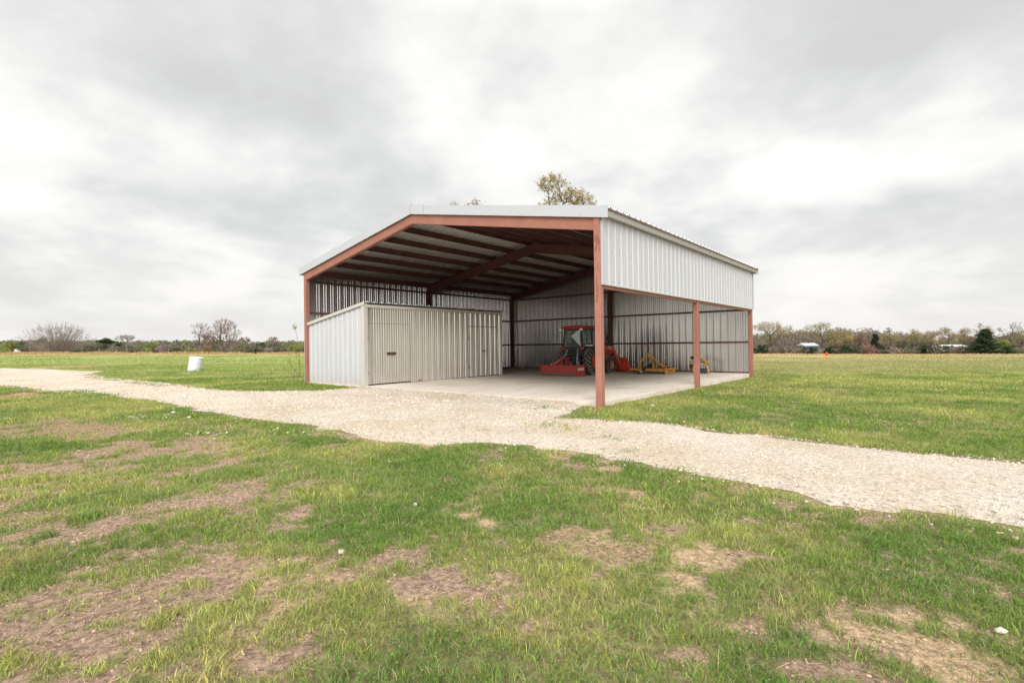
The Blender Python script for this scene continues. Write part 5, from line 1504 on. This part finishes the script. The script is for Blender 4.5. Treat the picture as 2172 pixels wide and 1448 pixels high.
# individual dark and bright banks of cloud
BL = [((-.868,.322,.378), .26, -.065), ((-.93,.26,.24), .18, -.02), ((-.084,.892,.443), .17, -.085), ((-.066,.98,.186), .085, -.10), ((-.18,.965,.215), .08, -.05), ((-.475,.811,.343), .26, .06), ((-.428,.737,.523), .16, -.02), ((.046,.965,.258), .12, .06), ((-.95,.12,.30), .12, .05)]
acc = cl
for dr, sig, amp in BL:
    v = Vector(dr).normalized()
    cc = nt.nodes.new('ShaderNodeVectorMath'); cc.operation = 'SUBTRACT'; nt.links.new(tc.outputs['Generated'], cc.inputs[0]); cc.inputs[1].default_value = v
    c2 = nt.nodes.new('ShaderNodeVectorMath'); c2.operation = 'MULTIPLY'; nt.links.new(cc.outputs[0], c2.inputs[0]); c2.inputs[1].default_value = (1, 1, 2.0)
    ln = nt.nodes.new('ShaderNodeVectorMath'); ln.operation = 'LENGTH'; nt.links.new(c2.outputs[0], ln.inputs[0])
    q = mth('POWER', mth('DIVIDE', ln.outputs[1], sig), 2.0)
    e = mth('MULTIPLY', mth('POWER', 2.718, mth('MULTIPLY', q, -1.0)), amp)
    acc = mth('ADD', acc, e)
rp = nt.nodes.new('ShaderNodeValToRGB'); e = rp.color_ramp.elements
for _ in range(2): e.new(.5)
for i, (p, c) in enumerate(((.36, (.48,.478,.475)), (.46, (.585,.594,.584)), (.54, (.72,.708,.69)), (.63, (.785,.774,.752)))):
    e[i].position = p; e[i].color = (*c, 1)
rp.color_ramp.interpolation = 'B_SPLINE'
nt.links.new(acc, rp.inputs[0])
# overcast gradient: brighter towards the zenith
grad = mth('ADD', mth('MULTIPLY', mth('POWER', zc, 1.3), ZEN), .90) if False else None
gr_ = nt.nodes.new('ShaderNodeMapRange'); nt.links.new(zc, gr_.inputs[0]); gr_.inputs[1].default_value = .54; gr_.inputs[2].default_value = .95; gr_.inputs[3].default_value = 1.0; gr_.inputs[4].default_value = 2.6
# pale hazy band at the horizon
hz = nt.nodes.new('ShaderNodeMapRange'); nt.links.new(zc, hz.inputs[0]); hz.inputs[1].default_value = 0; hz.inputs[2].default_value = .20; hz.inputs[3].default_value = .75; hz.inputs[4].default_value = 0
mx = nt.nodes.new('ShaderNodeMix'); mx.data_type = 'RGBA'; nt.links.new(hz.outputs[0], mx.inputs[0]); nt.links.new(rp.outputs[0], mx.inputs[6]); mx.inputs[7].default_value = (.66,.645,.625,1)
bg2 = nt.nodes.new('ShaderNodeBackground'); nt.links.new(mx.outputs[2], bg2.inputs[0])
# glow added round the hidden sun behind the viewer's right shoulder, brightens the barn
sv = nt.nodes.new('ShaderNodeVectorMath'); sv.operation = 'SUBTRACT'; nt.links.new(tc.outputs['Generated'], sv.inputs[0])
sv.inputs[1].default_value = (sin(SUN_AZ)*cos(SUN_EL), cos(SUN_AZ)*cos(SUN_EL), sin(SUN_EL))
sl_ = nt.nodes.new('ShaderNodeVectorMath'); sl_.operation = 'LENGTH'; nt.links.new(sv.outputs[0], sl_.inputs[0])
glow = mth('MULTIPLY', mth('POWER', 2.718, mth('MULTIPLY', mth('POWER', mth('DIVIDE', sl_.outputs[1], .62), 2.0), -1.0)), 3.2)
nt.links.new(mth('ADD', gr_.outputs[0], glow), bg2.inputs[1])
ms = nt.nodes.new('ShaderNodeMixShader'); ms.inputs[0].default_value = .96
nt.links.new(bg.outputs[0], ms.inputs[1]); nt.links.new(bg2.outputs[0], ms.inputs[2]); nt.links.new(ms.outputs[0], outw.inputs['Surface'])

sl = bpy.data.lights.new('sun', 'SUN'); sl.energy = 1.5; sl.angle = radians(22); sl.color = (1, .965, .91)
so = link(bpy.data.objects.new('sun', sl))
sd = Vector((sin(SUN_AZ)*cos(SUN_EL), cos(SUN_AZ)*cos(SUN_EL), sin(SUN_EL)))
so.rotation_euler = sd.to_track_quat('Z', 'Y').to_euler(); so.location = (30, -20, 40)

cam = bpy.data.cameras.new('camera'); cam.sensor_width = 36; cam.lens = 36*1078.3/2172; cam.clip_start = .05; cam.clip_end = 8000
co = link(bpy.data.objects.new('camera', cam))
fw = Vector((-.63326774, .77391298, .00553774)); rr_ = Vector((.77381216, .63327916, -.01312404)); uu = Vector((.0136638, .00402586, .99989854))
co.matrix_world = Matrix(((rr_.x, uu.x, -fw.x, CAM.x), (rr_.y, uu.y, -fw.y, CAM.y), (rr_.z, uu.z, -fw.z, CAM.z), (0,0,0,1)))
scene.camera = co
scene.view_settings.view_transform = 'Standard'; scene.view_settings.look = 'None'; scene.view_settings.exposure = .50; scene.view_settings.gamma = 1
